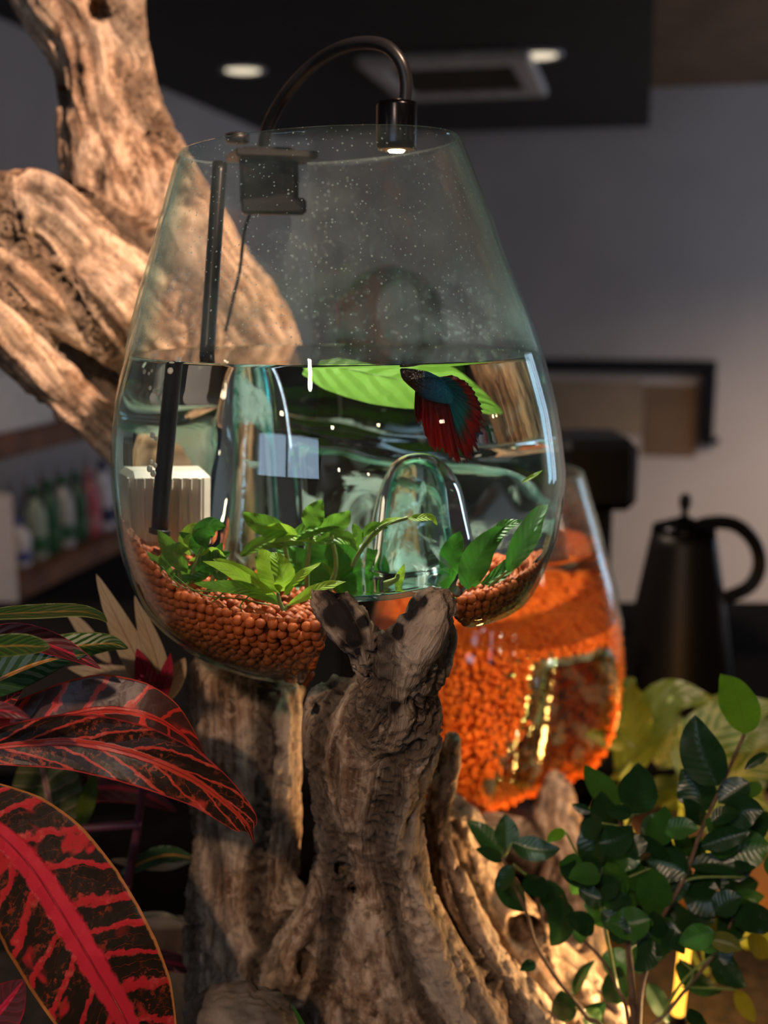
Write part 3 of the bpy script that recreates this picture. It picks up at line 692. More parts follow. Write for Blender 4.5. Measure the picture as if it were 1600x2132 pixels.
# ------------------------------------------------------------------ beads
iv2, if2 = ico(2); iv1, if1 = ico(1)
def bead_points(B, zt, hh, r, inset, th0, th1, jit=1.0):
    """hexagonally packed bead centres against the inner wall below the gravel level"""
    pts = []; da = r * 1.78; a = 0.0; row = 0
    while a < B.arc[-1]:
        R, cx, z = [float(q) for q in B.prof(a)]
        a2 = min(a + 1e-4, B.arc[-1]); R2, _, z2 = [float(q) for q in B.prof(a2)]
        L = math.hypot(R2 - R, z2 - z) + 1e-12; nx, nz = -(z2 - z) / L, (R2 - R) / L
        Rr = R - inset * nx; zz = z - inset * nz
        if Rr > r:
            n = int((th1 - th0) * Rr / (r * 2.02))
            for i in range(n):
                t = th0 + (i + 0.5 * (row % 2) + rng.uniform(-.2, .2) * jit) * r * 2.02 / Rr
                x = cx + Rr * math.cos(t); y = B.D + Rr * math.sin(t); q = zz + rng.uniform(-.25, .25) * r * jit; e_ = 1 - max(jit - 1, 0) * rng.uniform(0, .012); x = cx + (x - cx) * e_; y = B.D + (y - B.D) * e_
                if q < zt(x, y) and q - r * 0.9 > float(hh(np.array([x]), np.array([y]))[0]): pts.append((x, y, q))
        a += da; row += 1
    return pts
BR = 0.0029
front = bead_points(B1, g1, h1, BR, 0.0024 + BR, -PI, 0.0)
front.sort(key=lambda p: p[1])
bm_ = bpy.data.meshes.new('clay_bead'); bm_.from_pydata((iv2 * BR).tolist(), [], if2); bm_.materials.append(M['bead'])
bm_.polygons.foreach_set('use_smooth', np.ones(len(bm_.polygons), dtype=bool))
vis = [p for p in front if p[2] > Z(1422, p[1]) - 0.004][:300]
vs = set(vis)
for i, p in enumerate(vis):
    b = bpy.data.objects.new('clay_bead', bm_); b.location = p; s = rng.uniform(0.92, 1.1); b.scale = (s, s * rng.uniform(.94, 1.04), s * rng.uniform(.92, 1.0))
    b.rotation_euler = tuple(rng.uniform(0, 6, 3)); link(b)
    tag(b, 'small round brown clay bead packed against the glass of the large bowl', 'bead', 'clay beads in the large bowl')
rest = [p for p in front if p not in vs] + bead_points(B1, lambda x, y: g1(x, y) + .001, h1, BR, 0.0024 + BR * 2.9, -PI, 0.0)
xs = np.arange(-0.16, 0.12, BR * 2.0)
for ix, x in enumerate(xs):
    for iy, y in enumerate(np.arange(BD - .13, BD + .10, BR * 1.75)):
        zt = float(g1(x, y)); zh = float(h1(np.array([x]), np.array([y]))[0])
        for lay in range(2):
            q = np.array([[x + BR * (iy % 2) + rng.uniform(-.4, .4) * BR, y + lay * BR, zt - BR * (0.2 + 1.5 * lay) + rng.uniform(-.5, .5) * BR]])
            if B1.inside(q)[0] < -0.006 and q[0, 2] > zh + .004: rest.append(tuple(q[0]))
for x in np.arange(X(590, .57), X(1120, .57), BR * 1.95):
    for iy, y in enumerate(np.arange(BD - .135, BD - .03, BR * 1.75)):
        zt = float(g1(x, y)); zh = max(float(h1(np.array([x]), np.array([y]))[0]), B1.P[:, 2].min())
        for q_ in np.arange(zh + BR * 1.9, zt - BR * 3, BR * 1.7):
            q = np.array([[x + rng.uniform(-.3, .3) * BR + BR * (iy % 2), y + rng.uniform(-.3, .3) * BR, q_]])
            if B1.inside(q)[0] < -0.0052: rest.append(tuple(q[0]))
rp = np.array(rest); nb = len(rp)
def bead_mass(name, pts, r, mat, lab, cat, sub=1, squash=0.0):
    bv, bf = ico(sub); n = len(pts); sc_ = rng.uniform(0.85, 1.1, (n, 1, 1)) * (1 + rng.uniform(-squash, squash, (n, 1, 3)))
    v = (pts[:, None] + bv[None] * r * sc_).reshape(-1, 3); bf = np.array(bf)
    f = (bf[None] + (np.arange(n) * len(bv))[:, None, None]).reshape(-1, 3)
    return tag(mesh(name, v, f.tolist(), mat), lab, cat, kind='stuff')
bead_mass('clay_beads', rp, BR, M['bead'], 'bed of round brown clay beads lying deeper in the large bowl', 'beads')
RR = 0.0025
pr = bead_points(B2, g2, h2, RR, 0.0024 + RR, -PI, PI, 3.2) + bead_points(B2, g2, h2, RR, 0.0024 + RR * 2.2, -PI, 0, 3.2)
for x in np.arange(X(1010, RD) - .14, X(1010, RD) + .15, RR * 1.9):
    for iy, y in enumerate(np.arange(RD - .13, RD + .13, RR * 1.8)):
        zt = float(g2(x, y)); zh = float(h2(np.array([x]), np.array([y]))[0])
        for lay in range(2):
            q = np.array([[x + rng.uniform(-.9, .9) * RR, y + rng.uniform(-.9, .9) * RR, zt - RR * (.3 + 1.4 * lay) + rng.uniform(-.6, .6) * RR]])
            if B2.inside(q)[0] < -0.006 and q[0, 2] > zh + .005: pr.append(tuple(q[0]))
bead_mass('orange_gravel', np.array(pr), RR, M['beadr'], 'bright orange gravel filling the lower half of the rear bowl', 'gravel', 1, 0.35)
print('beads', len(vis), len(rest), len(pr))

# ------------------------------------------------------------------ driftwood
def limb(pts):
    """pts: (px, py, D, radius in photo pixels)"""
    P = np.array([np.append(at(a, b, d), r * d / FPX) for a, b, d, r in pts]); n = max(6, len(pts) * 3)
    return crspline(P, n)
limbs = [
    # front column, its two prongs and the knot
    [(668, 1228, .540, 32), (702, 1262, .536, 42), (750, 1330, .535, 44), (790, 1400, .552, 50), (800, 1480, .57, 62)],
    [(915, 1252, .529, 36), (890, 1292, .530, 50), (862, 1350, .536, 56), (835, 1430, .555, 62), (820, 1500, .57, 72)],
    [(800, 1440, .59, 80), (780, 1540, .60, 108), (770, 1650, .62, 105), (772, 1780, .64, 108), (780, 1900, .65, 122), (800, 2020, .66, 160), (830, 2150, .67, 230), (850, 2330, .68, 300), (850, 2620, .68, 330)],
    [(925, 1300, .545, 24), (905, 1360, .548, 34), (880, 1420, .552, 34)],
    [(868, 1450, .565, 36), (878, 1530, .57, 36), (850, 1600, .585, 44), (835, 1700, .60, 46), (860, 1830, .61, 42), (900, 1950, .62, 50), (960, 2080, .63, 70), (1010, 2200, .64, 90), (1040, 2600, .65, 100)],
    [(690, 1440, .61, 48), (682, 1540, .61, 42), (700, 1650, .615, 44), (690, 1800, .625, 36), (650, 1930, .635, 50), (600, 2040, .645, 70)],
    [(940, 1540, .66, 20), (905, 1700, .66, 34), (925, 1820, .66, 40), (960, 1930, .66, 60), (1040, 2080, .66, 80), (1100, 2220, .66, 120), (1110, 2600, .66, 120)],
    # rear left column
    [(500, 1405, .72, 112), (505, 1500, .715, 112), (505, 1650, .71, 108), (505, 1800, .70, 105), (510, 1930, .69, 112), (540, 2060, .68, 150), (580, 2200, .68, 210), (580, 2600, .68, 230)],
    [(425, 1440, .72, 38), (430, 1600, .71, 36), (438, 1780, .70, 34), (420, 1900, .69, 40), (440, 2030, .68, 60)],
    [(590, 1440, .70, 42), (590, 1560, .69, 36), (588, 1720, .685, 36), (575, 1850, .68, 50), (620, 1950, .67, 70)],
    # right roots
    [(935, 1700, .76, 60), (985, 1800, .76, 66), (1040, 1910, .75, 74), (1110, 2020, .74, 88), (1200, 2140, .73, 110), (1250, 2250, .72, 130), (1260, 2560, .72, 150)],
    [(1160, 1640, .95, 40), (1165, 1720, .93, 54), (1190, 1800, .90, 58), (1180, 1880, .87, 66), (1190, 1980, .83, 80), (1180, 2100, .80, 110), (1190, 2400, .80, 120)],
    [(1000, 1740, .95, 50), (1080, 1760, .93, 50), (1150, 1790, .92, 50)],
    # behind the bowl, up to the branches
    [(520, 1440, .76, 120), (570, 1250, .86, 120), (560, 1050, .93, 130), (520, 880, .96, 140), (450, 720, .96, 160), (370, 600, .95, 165), (310, 480, .94, 150), (262, 350, .94, 122), (232, 230, .95, 100), (212, 120, .96, 96), (165, 0, .98, 118), (110, -140, 1.0, 130)],
    [(320, 330, .93, 50), (290, 240, .93, 44), (262, 170, .945, 40), (240, 40, .955, 50), (235, -60, .97, 60)],
    [(340, 440, .92, 66), (320, 560, .91, 80), (400, 690, .91, 90), (480, 820, .92, 100)],
    # stump and upper bough on the left
    [(60, 440, .87, 82), (110, 470, .87, 78), (180, 540, .88, 90), (260, 620, .89, 110), (360, 720, .91, 120)],
    [(-90, 430, .87, 70), (0, 450, .87, 74), (60, 455, .87, 70)],
    [(-80, 470, .86, 62), (30, 560, .86, 56), (120, 632, .865, 54), (210, 700, .88, 50), (300, 770, .90, 60), (420, 880, .92, 90)],
    # lowest branch
    [(-120, 590, .85, 66), (-20, 668, .85, 60), (60, 745, .855, 52), (130, 812, .86, 48), (215, 880, .87, 46), (320, 970, .89, 56), (430, 1080, .91, 80), (520, 1180, .90, 100)],
    [(60, 600, .95, 44), (130, 680, .96, 60), (210, 760, .97, 66), (320, 850, .97, 90), (450, 930, .96, 100)],
    # base
    [(420, 2240, .70, 110), (700, 2320, .68, 160), (1000, 2340, .70, 160)],
]
holes = [  # (px, py, D, radius px, depth factor) carved out
    (710, 1806, .585, 15), (640, 2010, .59, 34), (1095, 1935, .70, 52), (658, 1480, .59, 12), (318, 288, .862, 24), (205, 20, .90, 26), (890, 1670, .57, 10), (735, 1850, .585, 12), (125, 205, .90, 22)]
gaps = [ # dark crevices between columns: (px, py, D, r px)
    [(640, 1500, .64, 22), (634, 1600, .64, 30), (636, 1700, .64, 30), (632, 1800, .64, 28), (606, 1885, .63, 16)],
    [(905, 1700, .62, 10), (930, 1860, .62, 16), (985, 1980, .62, 18), (1060, 2120, .62, 16)],
    [(742, 1390, .54, 7), (762, 1460, .54, 12), (800, 1540, .55, 9)],
    [(95, 660, .87, 12), (150, 712, .875, 22), (205, 765, .88, 30), (255, 800, .89, 34)],
]
res = 0.0026
L = [limb(p) for p in limbs]
allp = np.vstack(L)
lo = np.array([-0.42, 0.47, CH - 0.66]); hi = np.array([0.24, 1.12, CH + 0.34])
N = np.ceil((hi - lo) / res).astype(int)
F = np.full(tuple(N), 1.0, dtype=np.float32)
ax = [lo[i] + np.arange(N[i]) * res for i in range(3)]
def stamp(P, op, pad):
    for a, b in zip(P[:-1], P[1:]):
        r = max(a[3], b[3]) + pad
        i0 = np.maximum(((np.minimum(a[:3], b[:3]) - r - lo) / res).astype(int), 0); i1 = np.minimum(((np.maximum(a[:3], b[:3]) + r - lo) / res).astype(int) + 2, N)
        if (i1 <= i0).any(): continue
        sl = tuple(slice(p, q) for p, q in zip(i0, i1))
        x = ax[0][sl[0]][:, None, None] - a[0]; y = ax[1][sl[1]][None, :, None] - a[1]; z = ax[2][sl[2]][None, None, :] - a[2]
        d = b[:3] - a[:3]; dd = d @ d + 1e-12
        t = np.clip((x * d[0] + y * d[1] + z * d[2]) / dd, 0, 1)
        q = np.sqrt((x - t * d[0]) ** 2 + (y - t * d[1]) ** 2 + (z - t * d[2]) ** 2) - (a[3] + (b[3] - a[3]) * t)
        F[sl] = op(F[sl], q)
def smin(k):
    def g(a, b):
        h = np.clip(0.5 + 0.5 * (b - a) / k, 0, 1); return (b * (1 - h) + a * h - k * h * (1 - h)).astype(np.float32)
    return g
for P in L: stamp(P, smin(0.008), 0.02)
for g in gaps: stamp(limb(g), lambda a, b: np.maximum(a, -b).astype(np.float32), 0.004)
for h_ in holes:
    c = at(h_[0], h_[1], h_[2]); d = nrm(c - np.array([0, 0, CH])); r = h_[3] * h_[2] / FPX
    stamp(np.array([np.append(c - d * 0.03, r * 1.1), np.append(c + d * 0.045, r * .7)]), lambda a, b: np.maximum(a, -b).astype(np.float32), 0.004)
# keep clear of the two bowls
for B in (B1, B2):
    zr = (B.P[:, 2].min() - 0.01, B.P[:, 2].max() + 0.02)
    i0 = np.maximum(((np.array([B.P[:, 1].mean() - .15, B.D - .15, zr[0]]) - lo) / res).astype(int), 0); i1 = np.minimum(((np.array([B.P[:, 1].mean() + .15, B.D + .15, zr[1]]) - lo) / res).astype(int), N)
    sl = tuple(slice(p, q) for p, q in zip(i0, i1)); G = np.stack(np.meshgrid(ax[0][sl[0]], ax[1][sl[1]], ax[2][sl[2]], indexing='ij'), -1)
    shp = G.shape[:3]; d = B.inside(G.reshape(-1, 3)).reshape(shp)
    top = G[..., 2] > B.P[0, 2] + 0.004
    F[sl] = np.where(top, F[sl], np.maximum(F[sl], 0.0016 - d)).astype(np.float32)
def surface_nets(F):
    s = F < 0
    c = np.zeros(tuple(np.array(F.shape) - 1), dtype=np.int8)
    for dx in (0, 1):
        for dy in (0, 1):
            for dz in (0, 1): c += s[dx:F.shape[0] - 1 + dx, dy:F.shape[1] - 1 + dy, dz:F.shape[2] - 1 + dz]
    I = np.argwhere((c > 0) & (c < 8)); vid = np.full(c.shape, -1, dtype=np.int64); vid[tuple(I.T)] = np.arange(len(I))
    acc = np.zeros((len(I), 3)); cnt = np.zeros(len(I))
    cor = [(i, j, k) for i in (0, 1) for j in (0, 1) for k in (0, 1)]
    for a in cor:
        for b in cor:
            if sum(b) == sum(a) + 1 and sum(abs(p - q) for p, q in zip(a, b)) == 1:
                fa = F[I[:, 0] + a[0], I[:, 1] + a[1], I[:, 2] + a[2]]; fb = F[I[:, 0] + b[0], I[:, 1] + b[1], I[:, 2] + b[2]]
                m = (fa < 0) != (fb < 0); t = np.where(m, fa / (fa - fb + 1e-12), 0)[:, None]
                acc += np.where(m[:, None], np.array(a) + t * (np.array(b) - np.array(a)), 0); cnt += m
    V = I + acc / cnt[:, None]; faces = []
    for axn in range(3):
        sh = [slice(1, -1)] * 3; s0 = list(sh); s1 = list(sh); s0[axn] = slice(0, -1); s1[axn] = slice(1, None)
        a = s[tuple(s0)]; b = s[tuple(s1)]; E = np.argwhere(a != b); flip = a[tuple(E.T)]
        E = E + np.array([0 if i == axn else 1 for i in range(3)])
        u, w = [i for i in range(3) if i != axn]; du = np.zeros(3, int); dw = np.zeros(3, int); du[u] = 1; dw[w] = 1
        q = np.stack([vid[tuple((E - du - dw).T)], vid[tuple((E - dw).T)], vid[tuple(E.T)], vid[tuple((E - du).T)]], 1)
        if axn == 1: flip = ~flip
        q[~flip] = q[~flip][:, ::-1]; faces.append(q)
    q = np.vstack(faces); return V * res + lo, q[(q >= 0).all(1)]
V, Q = surface_nets(F)
# keep the one connected body
par = np.arange(len(V))
for _ in range(400):
    m = par[Q].min(1); p2 = par.copy()
    for j in range(4): np.minimum.at(p2, Q[:, j], m)
    p2 = p2[p2]
    if (p2 == par).all(): break
    par = p2
lab, ct = np.unique(par, return_counts=True); keep = par == lab[ct.argmax()]
Q = Q[keep[Q[:, 0]]]; mp = np.cumsum(keep) - 1; V = V[keep]; Q = mp[Q]
# grain direction and coordinates from the nearest limbs
segs = [(a, b, i) for i, P in enumerate(L) for a, b in zip(P[:-1], P[1:])]
cum = {}; kseg = {}
for i, P in enumerate(L):
    dl = np.linalg.norm(np.diff(P[:, :3], axis=0), axis=1); cum[i] = np.concatenate([[0], np.cumsum(dl)])
    for k_, a in enumerate(P[:-1]): kseg[(i, tuple(a[:3]))] = k_
T = np.zeros_like(V); Wt = np.zeros(len(V)); G = np.zeros_like(V)
for a, b, i in segs:
    d = b[:3] - a[:3]; l = np.linalg.norm(d) + 1e-9; r = max(a[3], b[3]) + 0.03
    m = np.where((np.abs(V - (a[:3] + b[:3]) / 2) < (np.abs(d) / 2 + r)).all(1))[0]
    if not len(m): continue
    x = V[m] - a[:3]; t = np.clip(x @ d / l / l, 0, 1); q = np.linalg.norm(x - t[:, None] * d, axis=1) - (a[3] + (b[3] - a[3]) * t)
    w = np.exp(-np.clip(q, -0.05, 1) * 260); tt = d / l
    if tt[2] > 0: tt = -tt
    sg = -1.0 if (d @ tt) < 0 else 1.0
    gc = (x - t[:, None] * d) + np.array([0, 0, 0.13]) * (cum[i][kseg[(i, tuple(a[:3]))]] * 1.0 + t * l)[:, None] + i * 0.37
    w = w ** 2.5
    G[m] += gc * w[:, None]; Wt[m] += w
G = G / (Wt[:, None] + 1e-20)
def vnormals(V, Q):
    n = np.cross(V[Q[:, 2]] - V[Q[:, 0]], V[Q[:, 3]] - V[Q[:, 1]]); N_ = np.zeros_like(V)
    for j in range(4): np.add.at(N_, Q[:, j], n)
    return nrm(N_)
def smooth(V, Q, it, lam=0.5):
    for _ in range(it):
        A = np.zeros_like(V); c = np.zeros(len(V))
        for j in range(4):
            a, b = Q[:, j], Q[:, (j + 1) % 4]
            np.add.at(A, a, V[b]); np.add.at(c, a, 1); np.add.at(A, b, V[a]); np.add.at(c, b, 1)
        V = V + (A / c[:, None] - V) * lam
    return V
V = smooth(V, Q, 2); Nn = vnormals(V, Q)
Gw = G + 0.006 * np.stack([fbm(V * 22 + 5, 3), fbm(V * 22 + 55, 3), fbm(V * 22 + 99, 3)], 1)
r1 = 1 - np.abs(fbm(Gw * 42, 3)) * 2.2; r2 = 1 - np.abs(fbm(Gw * 110 + 9, 3)) * 2.2; n0 = fbm(V * 16, 3); pit = sstep(0.32, 0.55, fbm(V * 60 + 31, 3))
keepout = np.minimum(sstep(0.0, 0.006, B1.inside(V)), 1)
knot = sum(np.exp(-((V - at(a, b, d)) ** 2).sum(1) / (0.03 ** 2)) for a, b, d in ((720, 1300, .545), (880, 1300, .545), (800, 1450, .56)))
crack = sstep(0.55, 0.98, r1); c2 = sstep(0.6, 0.98, r2)
disp = 0.0045 * n0 - 0.0038 * crack - 0.0014 * c2 - 0.003 * pit + (0.0022 * fbm(V * 95, 3) - 0.0016 * sstep(.6, .95, 1 - np.abs(fbm(V * np.array([70, 70, 45]) + 3, 3)) * 2.4)) * np.clip(knot, 0, 1)
V2 = V + Nn * (disp * (0.25 + 0.75 * keepout))[:, None]
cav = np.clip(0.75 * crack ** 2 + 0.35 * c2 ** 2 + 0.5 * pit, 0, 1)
dark_spots = np.zeros(len(V))  # dark spots: the charred knot, plus the crevice between the columns
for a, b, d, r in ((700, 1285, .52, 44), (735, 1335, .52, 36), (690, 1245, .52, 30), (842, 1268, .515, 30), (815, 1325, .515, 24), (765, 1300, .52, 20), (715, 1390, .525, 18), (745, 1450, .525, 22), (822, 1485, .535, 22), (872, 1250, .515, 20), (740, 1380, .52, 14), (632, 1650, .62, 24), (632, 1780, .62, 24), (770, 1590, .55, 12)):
    p = at(a, b, d); e = (V - p) / (r * d / FPX); dark_spots = np.maximum(dark_spots, np.exp(-(e[:, 0] ** 2 + e[:, 2] ** 2) * 0.8 - (e[:, 1] * .25) ** 2))
dark_spots = dark_spots * (1.05 + 0.8 * fbm(V * 120, 3))
mesh_v = V2
o = empty('driftwood', (X(760, .66), .66, CH - .64), 'weathered tan driftwood trunk with forked knot and left branches carrying the glass bowls', 'driftwood')
# one continuous trunk; branches behind the bowl are parts split along the join
zc = V[:, 2]; cf = V[Q].mean(1)
def part(name, mask):
    q = Q[mask]; used = np.zeros(len(V), bool); used[q.ravel()] = True; mp_ = np.cumsum(used) - 1
    mesh(name, V2[used], mp_[q].tolist(), M['drift'], o, attrs={'grain': G[used] , 'cav': cav[used], 'dark_spots': np.clip(dark_spots[used], 0, 1)})
ZJ = Z(1150, .92); isb = (cf[:, 1] > 0.80) & (cf[:, 2] > ZJ) | (cf[:, 2] > B1.P[0, 2] - .05) | ((cf[:, 2] > ZJ) & (cf[:, 0] < X(300, .8)))
part('trunk', ~isb); part('branch', isb)
print('driftwood', len(V), 'faces', len(Q))

# ------------------------------------------------------------------ seeing into the water: where a thing must stand to show at a pixel
def wat(px, py, D):
    o_ = np.array([0, 0, CH]); d = nrm(at(px, py, 1.0) - o_); lo_, hi_ = 0.45, 0.66
    t = 0.45 / d[1]
    while t < 0.9:
        p = o_ + d * t; r, cx = B1.rz(p[2])
        if math.hypot(p[0] - cx, p[1] - B1.D) < r: break
        t += 0.0005
    r, cx = B1.rz(p[2]); e = 1e-3; r2, cx2 = B1.rz(p[2] + e)
    n = np.array([p[0] - cx, p[1] - B1.D, 0]); n = n / np.linalg.norm(n); n = nrm(n - np.array([0, 0, (r2 - r) / e]))
    c = -(n @ d); if_ = 1 / 1.333; k_ = 1 - if_ * if_ * (1 - c * c)
    rd = if_ * d + (if_ * c - math.sqrt(k_)) * n
    q = p + rd * (D - p[1]) / rd[1]
    r, cx = B1.rz(q[2]); e = np.array([q[0] - cx, q[1] - B1.D]); l = np.linalg.norm(e)
    if l > r - 0.005: e = e * (r - 0.005) / l; q[0] = cx + e[0]; q[1] = B1.D + e[1]
    return q

# ------------------------------------------------------------------ leaves
def leaf(name, mid, hw, mat, parent, roll=0.0, fold=0.15, curl=0.0, nu=22, nv=8, shape=None, conv=at, wave=0.0, hw2=None, tip=1.0, label=None, nrm_dir=None, thick=0.0):
    """mid: (px, py, D) points from the base to the tip; hw: half width in photo pixels"""
    C = crspline([conv(*p) for p in mid], nu + 1)
    D = np.mean([p[2] for p in mid]); W = hw * D / FPX; W2 = (hw2 if hw2 is not None else hw) * D / FPX
    Tn = nrm(np.gradient(C, axis=0)); view = nrm(C.mean(0) - np.array([0, 0, CH]))
    side = nrm(np.cross(Tn, view)); up = np.cross(side, Tn)
    cr, sr = math.cos(roll), math.sin(roll); S = side * cr + up * sr; U = up * cr - side * sr
    u = np.linspace(0, 1, nu + 1)
    if shape is None: pr = np.sin(PI * np.clip(u, 0, 1) ** 0.85) ** 0.75 * (1 - 0.25 * u) * 1.12
    else: pr = np.interp(u, np.linspace(0, 1, len(shape)), shape)
    pr = np.maximum(pr, 0.004); vs_ = np.linspace(-1, 1, nv * 2 + 1); V_ = []; UV = []
    ph = rng.uniform(0, 6)
    for i in range(nu + 1):
        for v_ in vs_:
            w_ = W if v_ > 0 else W2
            p = C[i] + S[i] * v_ * w_ * pr[i] - U[i] * (fold * abs(v_) - curl * v_ * v_) * w_ * pr[i] + U[i] * wave * w_ * math.sin(u[i] * 17 + ph + (2 if v_ > 0 else 0)) * abs(v_) ** 2
            V_.append(p); UV.append((u[i], (v_ + 1) / 2))
    m = nv * 2 + 1; n_ = len(V_)
    f = [(i * m + j, i * m + j + 1, (i + 1) * m + j + 1, (i + 1) * m + j) for i in range(nu) for j in range(nv * 2)]
    if thick > 0:
        A = np.array(V_); off = np.repeat(U, m, 0) * thick
        ring = [j for j in range(m)] + [i * m + m - 1 for i in range(1, nu + 1)] + [nu * m + j for j in range(m - 2, -1, -1)] + [i * m for i in range(nu - 1, 0, -1)]
        V_ = np.vstack([A, A + off]); UV = UV + UV; f = f + [tuple(q + n_ for q in g[::-1]) for g in f]
        f += [(ring[i], ring[(i + 1) % len(ring)], ring[(i + 1) % len(ring)] + n_, ring[i] + n_) for i in range(len(ring))]
    o = mesh(name, np.array(V_), f, mat, parent, uv=np.array(UV))
    if label: o['label'] = label
    return o
def stem(pts, r, mat, parent, conv=at, name='stem', n=8):
    v, f = tube([conv(*p) for p in pts], r, n, max(10, len(pts) * 6)); return mesh(name, v, f, mat, parent)

# ------------------------------------------------------------------ clip-on lamp over the bowl
LD = 0.665; s = LD / FPX
hc = at(826, 312, LD); o = empty('clip_lamp', hc, 'black clip-on gooseneck lamp arching over the rim, its small spot lit', 'lamp')
ht = at(831, 213, LD)[2]
v, f = lathe(hc, [(33 * s, 0.0005), (38 * s, 0), (40.5 * s, 0.0015), (41 * s, 0.004), (41 * s, ht - hc[2] - .002), (39 * s, ht - hc[2]), (15 * s, ht - hc[2])], 48); head = mesh('lamp_head', v, f, M['blackmetal'], o)
v, f = lathe(hc, [(17 * s, -.0004), (37 * s, -.0002), (37 * s, .0004), (17 * s, .0004)], 40); mesh('reflector_ring', v, f, plain('brass_ring', (0.65, 0.42, 0.2), 0.3, 0.4), head)
v, f = lathe(hc, [(0.0004, -.0012), (14 * s, -.0012), (17 * s, -.0003), (0.0004, -.0003)], 32); mesh('lens', v, f, M['lampglow'], head)
v, f = lathe([hc[0], hc[1], ht], [(15 * s, -0.001), (15 * s, .0012), (13 * s, .002)], 24); mesh('collar', v, f, M['darkmetal'], o)
gp = [(845, 216, LD), (846, 170, LD), (834, 128, LD), (806, 98, LD + .003), (765, 89, LD + .01), (715, 98, LD + .02), (660, 128, LD + .035), (612, 175, LD + .045), (575, 228, LD + .055), (553, 280, .728), (548, 330, .735)]
v, f = tube([at(*p) for p in gp], .0037, 14, 90); mesh('gooseneck', v, f, M['black'], o)
c = at(560, 372, .735)
v, f = box(c, .036, .022, .036, 0.12, .003); mesh('clamp_body', v, f, M['black'], o, smooth=False)
c = at(566, 326, .722); v, f = box(c, .050, .036, .0045, 0.30, .001)
mesh('clamp_jaw', v, f, M['darkmetal'], o, smooth=False)
v, f = box(at(570, 430, .728), .040, .012, .010, 0.12, .002); mesh('clamp_pad', v, f, M['black'], o, smooth=False)
v, f = lathe(at(495, 300, .75), [(.004, 0), (.0075, .001), (.0075, .006), (.004, .007)], 16); mesh('screw_knob', v, f, M['darkmetal'], o)
v, f = tube([at(545, 400, .73), at(512, 470, .73), at(500, 560, .74), at(486, 620, .74), at(470, 690, .735)], .0011, 8, 30); mesh('power_cord', v, f, M['black'], o)
l = spot('lamp_light', hc - np.array([0, 0, .003]), hc - np.array([0.012, -0.035, .3]), 8.5, (1.0, 0.92, 0.78), 95, 0.8, 0.005)
# black tube dipping into the water
o = empty('heater_tube', at(420, 1000, .68), 'black straight tube standing in the water at the bowl left side', 'tube')
top_ = at(458, 340, .67)
dts = [(abs(wat(364, 770, d_)[0] - at(431, 738, d_)[0]), d_) for d_ in np.arange(.57, .70, .004)]; td = min(dts)[1]; print('tube depth', td)
a1 = at(431, 738, td); low = wat(330, 1105, td)
v, f = tube([top_, (top_ + a1) / 2, a1], [.0042, .0042, .0042], 14, 20); mesh('tube', v, f, M['black'], o)
v, f = tube([a1, low], .0042, 14, 14); mesh('tube_end', v, f, M['black'], o)
v, f = tube([low, low + (low - a1) * .03], .0055, 14, 8); mesh('tube_cap', v, f, M['darkmetal'], o)
# cream box in the water
q0 = wat(262, 985, .655); q1 = wat(436, 985, .648); q2 = wat(436, 1150, .648); cx = (q0 + q1) / 2
wd = abs(q1[0] - q0[0]); hb = abs(q1[2] - q2[2])
cb = np.array([cx[0], .665, q2[2]]); o = empty('filter_box', cb, 'cream ribbed plastic box in the water behind the black tube', 'box')
v, f = box(cb + np.array([0, 0, hb / 2]), wd, .022, hb, 0.1, .003); mesh('body', v, f, M['cream'], o, smooth=False)
for i in range(9):
    v, f = box(cb + np.array([wd / 2 - .004 - i * .0042, -.0115, hb / 2]), .0016, .0025, hb * .86, 0.1, .0004); mesh('rib', v, f, M['cream'], o, smooth=False)
# air bubbles on the glass
bub = plain('bubble_skin', (0.85, 0.85, 0.8), 0.12, spec=1.0)
for i, (px, py) in enumerate(((296, 772), (306, 776), (312, 770), (309, 806), (318, 812), (325, 816), (352, 770), (315, 905), (322, 912), (312, 960), (320, 968), (308, 975), (316, 985))):
    p = wat(px, py, .60 + rng.uniform(-.003, .003)); v, f = ico(2); b = mesh('air_bubble', v * rng.uniform(.0010, .0019) + p, f, bub)
    tag(b, 'tiny silvery air bubble rising beside the black tube', 'bubble', 'air bubbles by the tube')

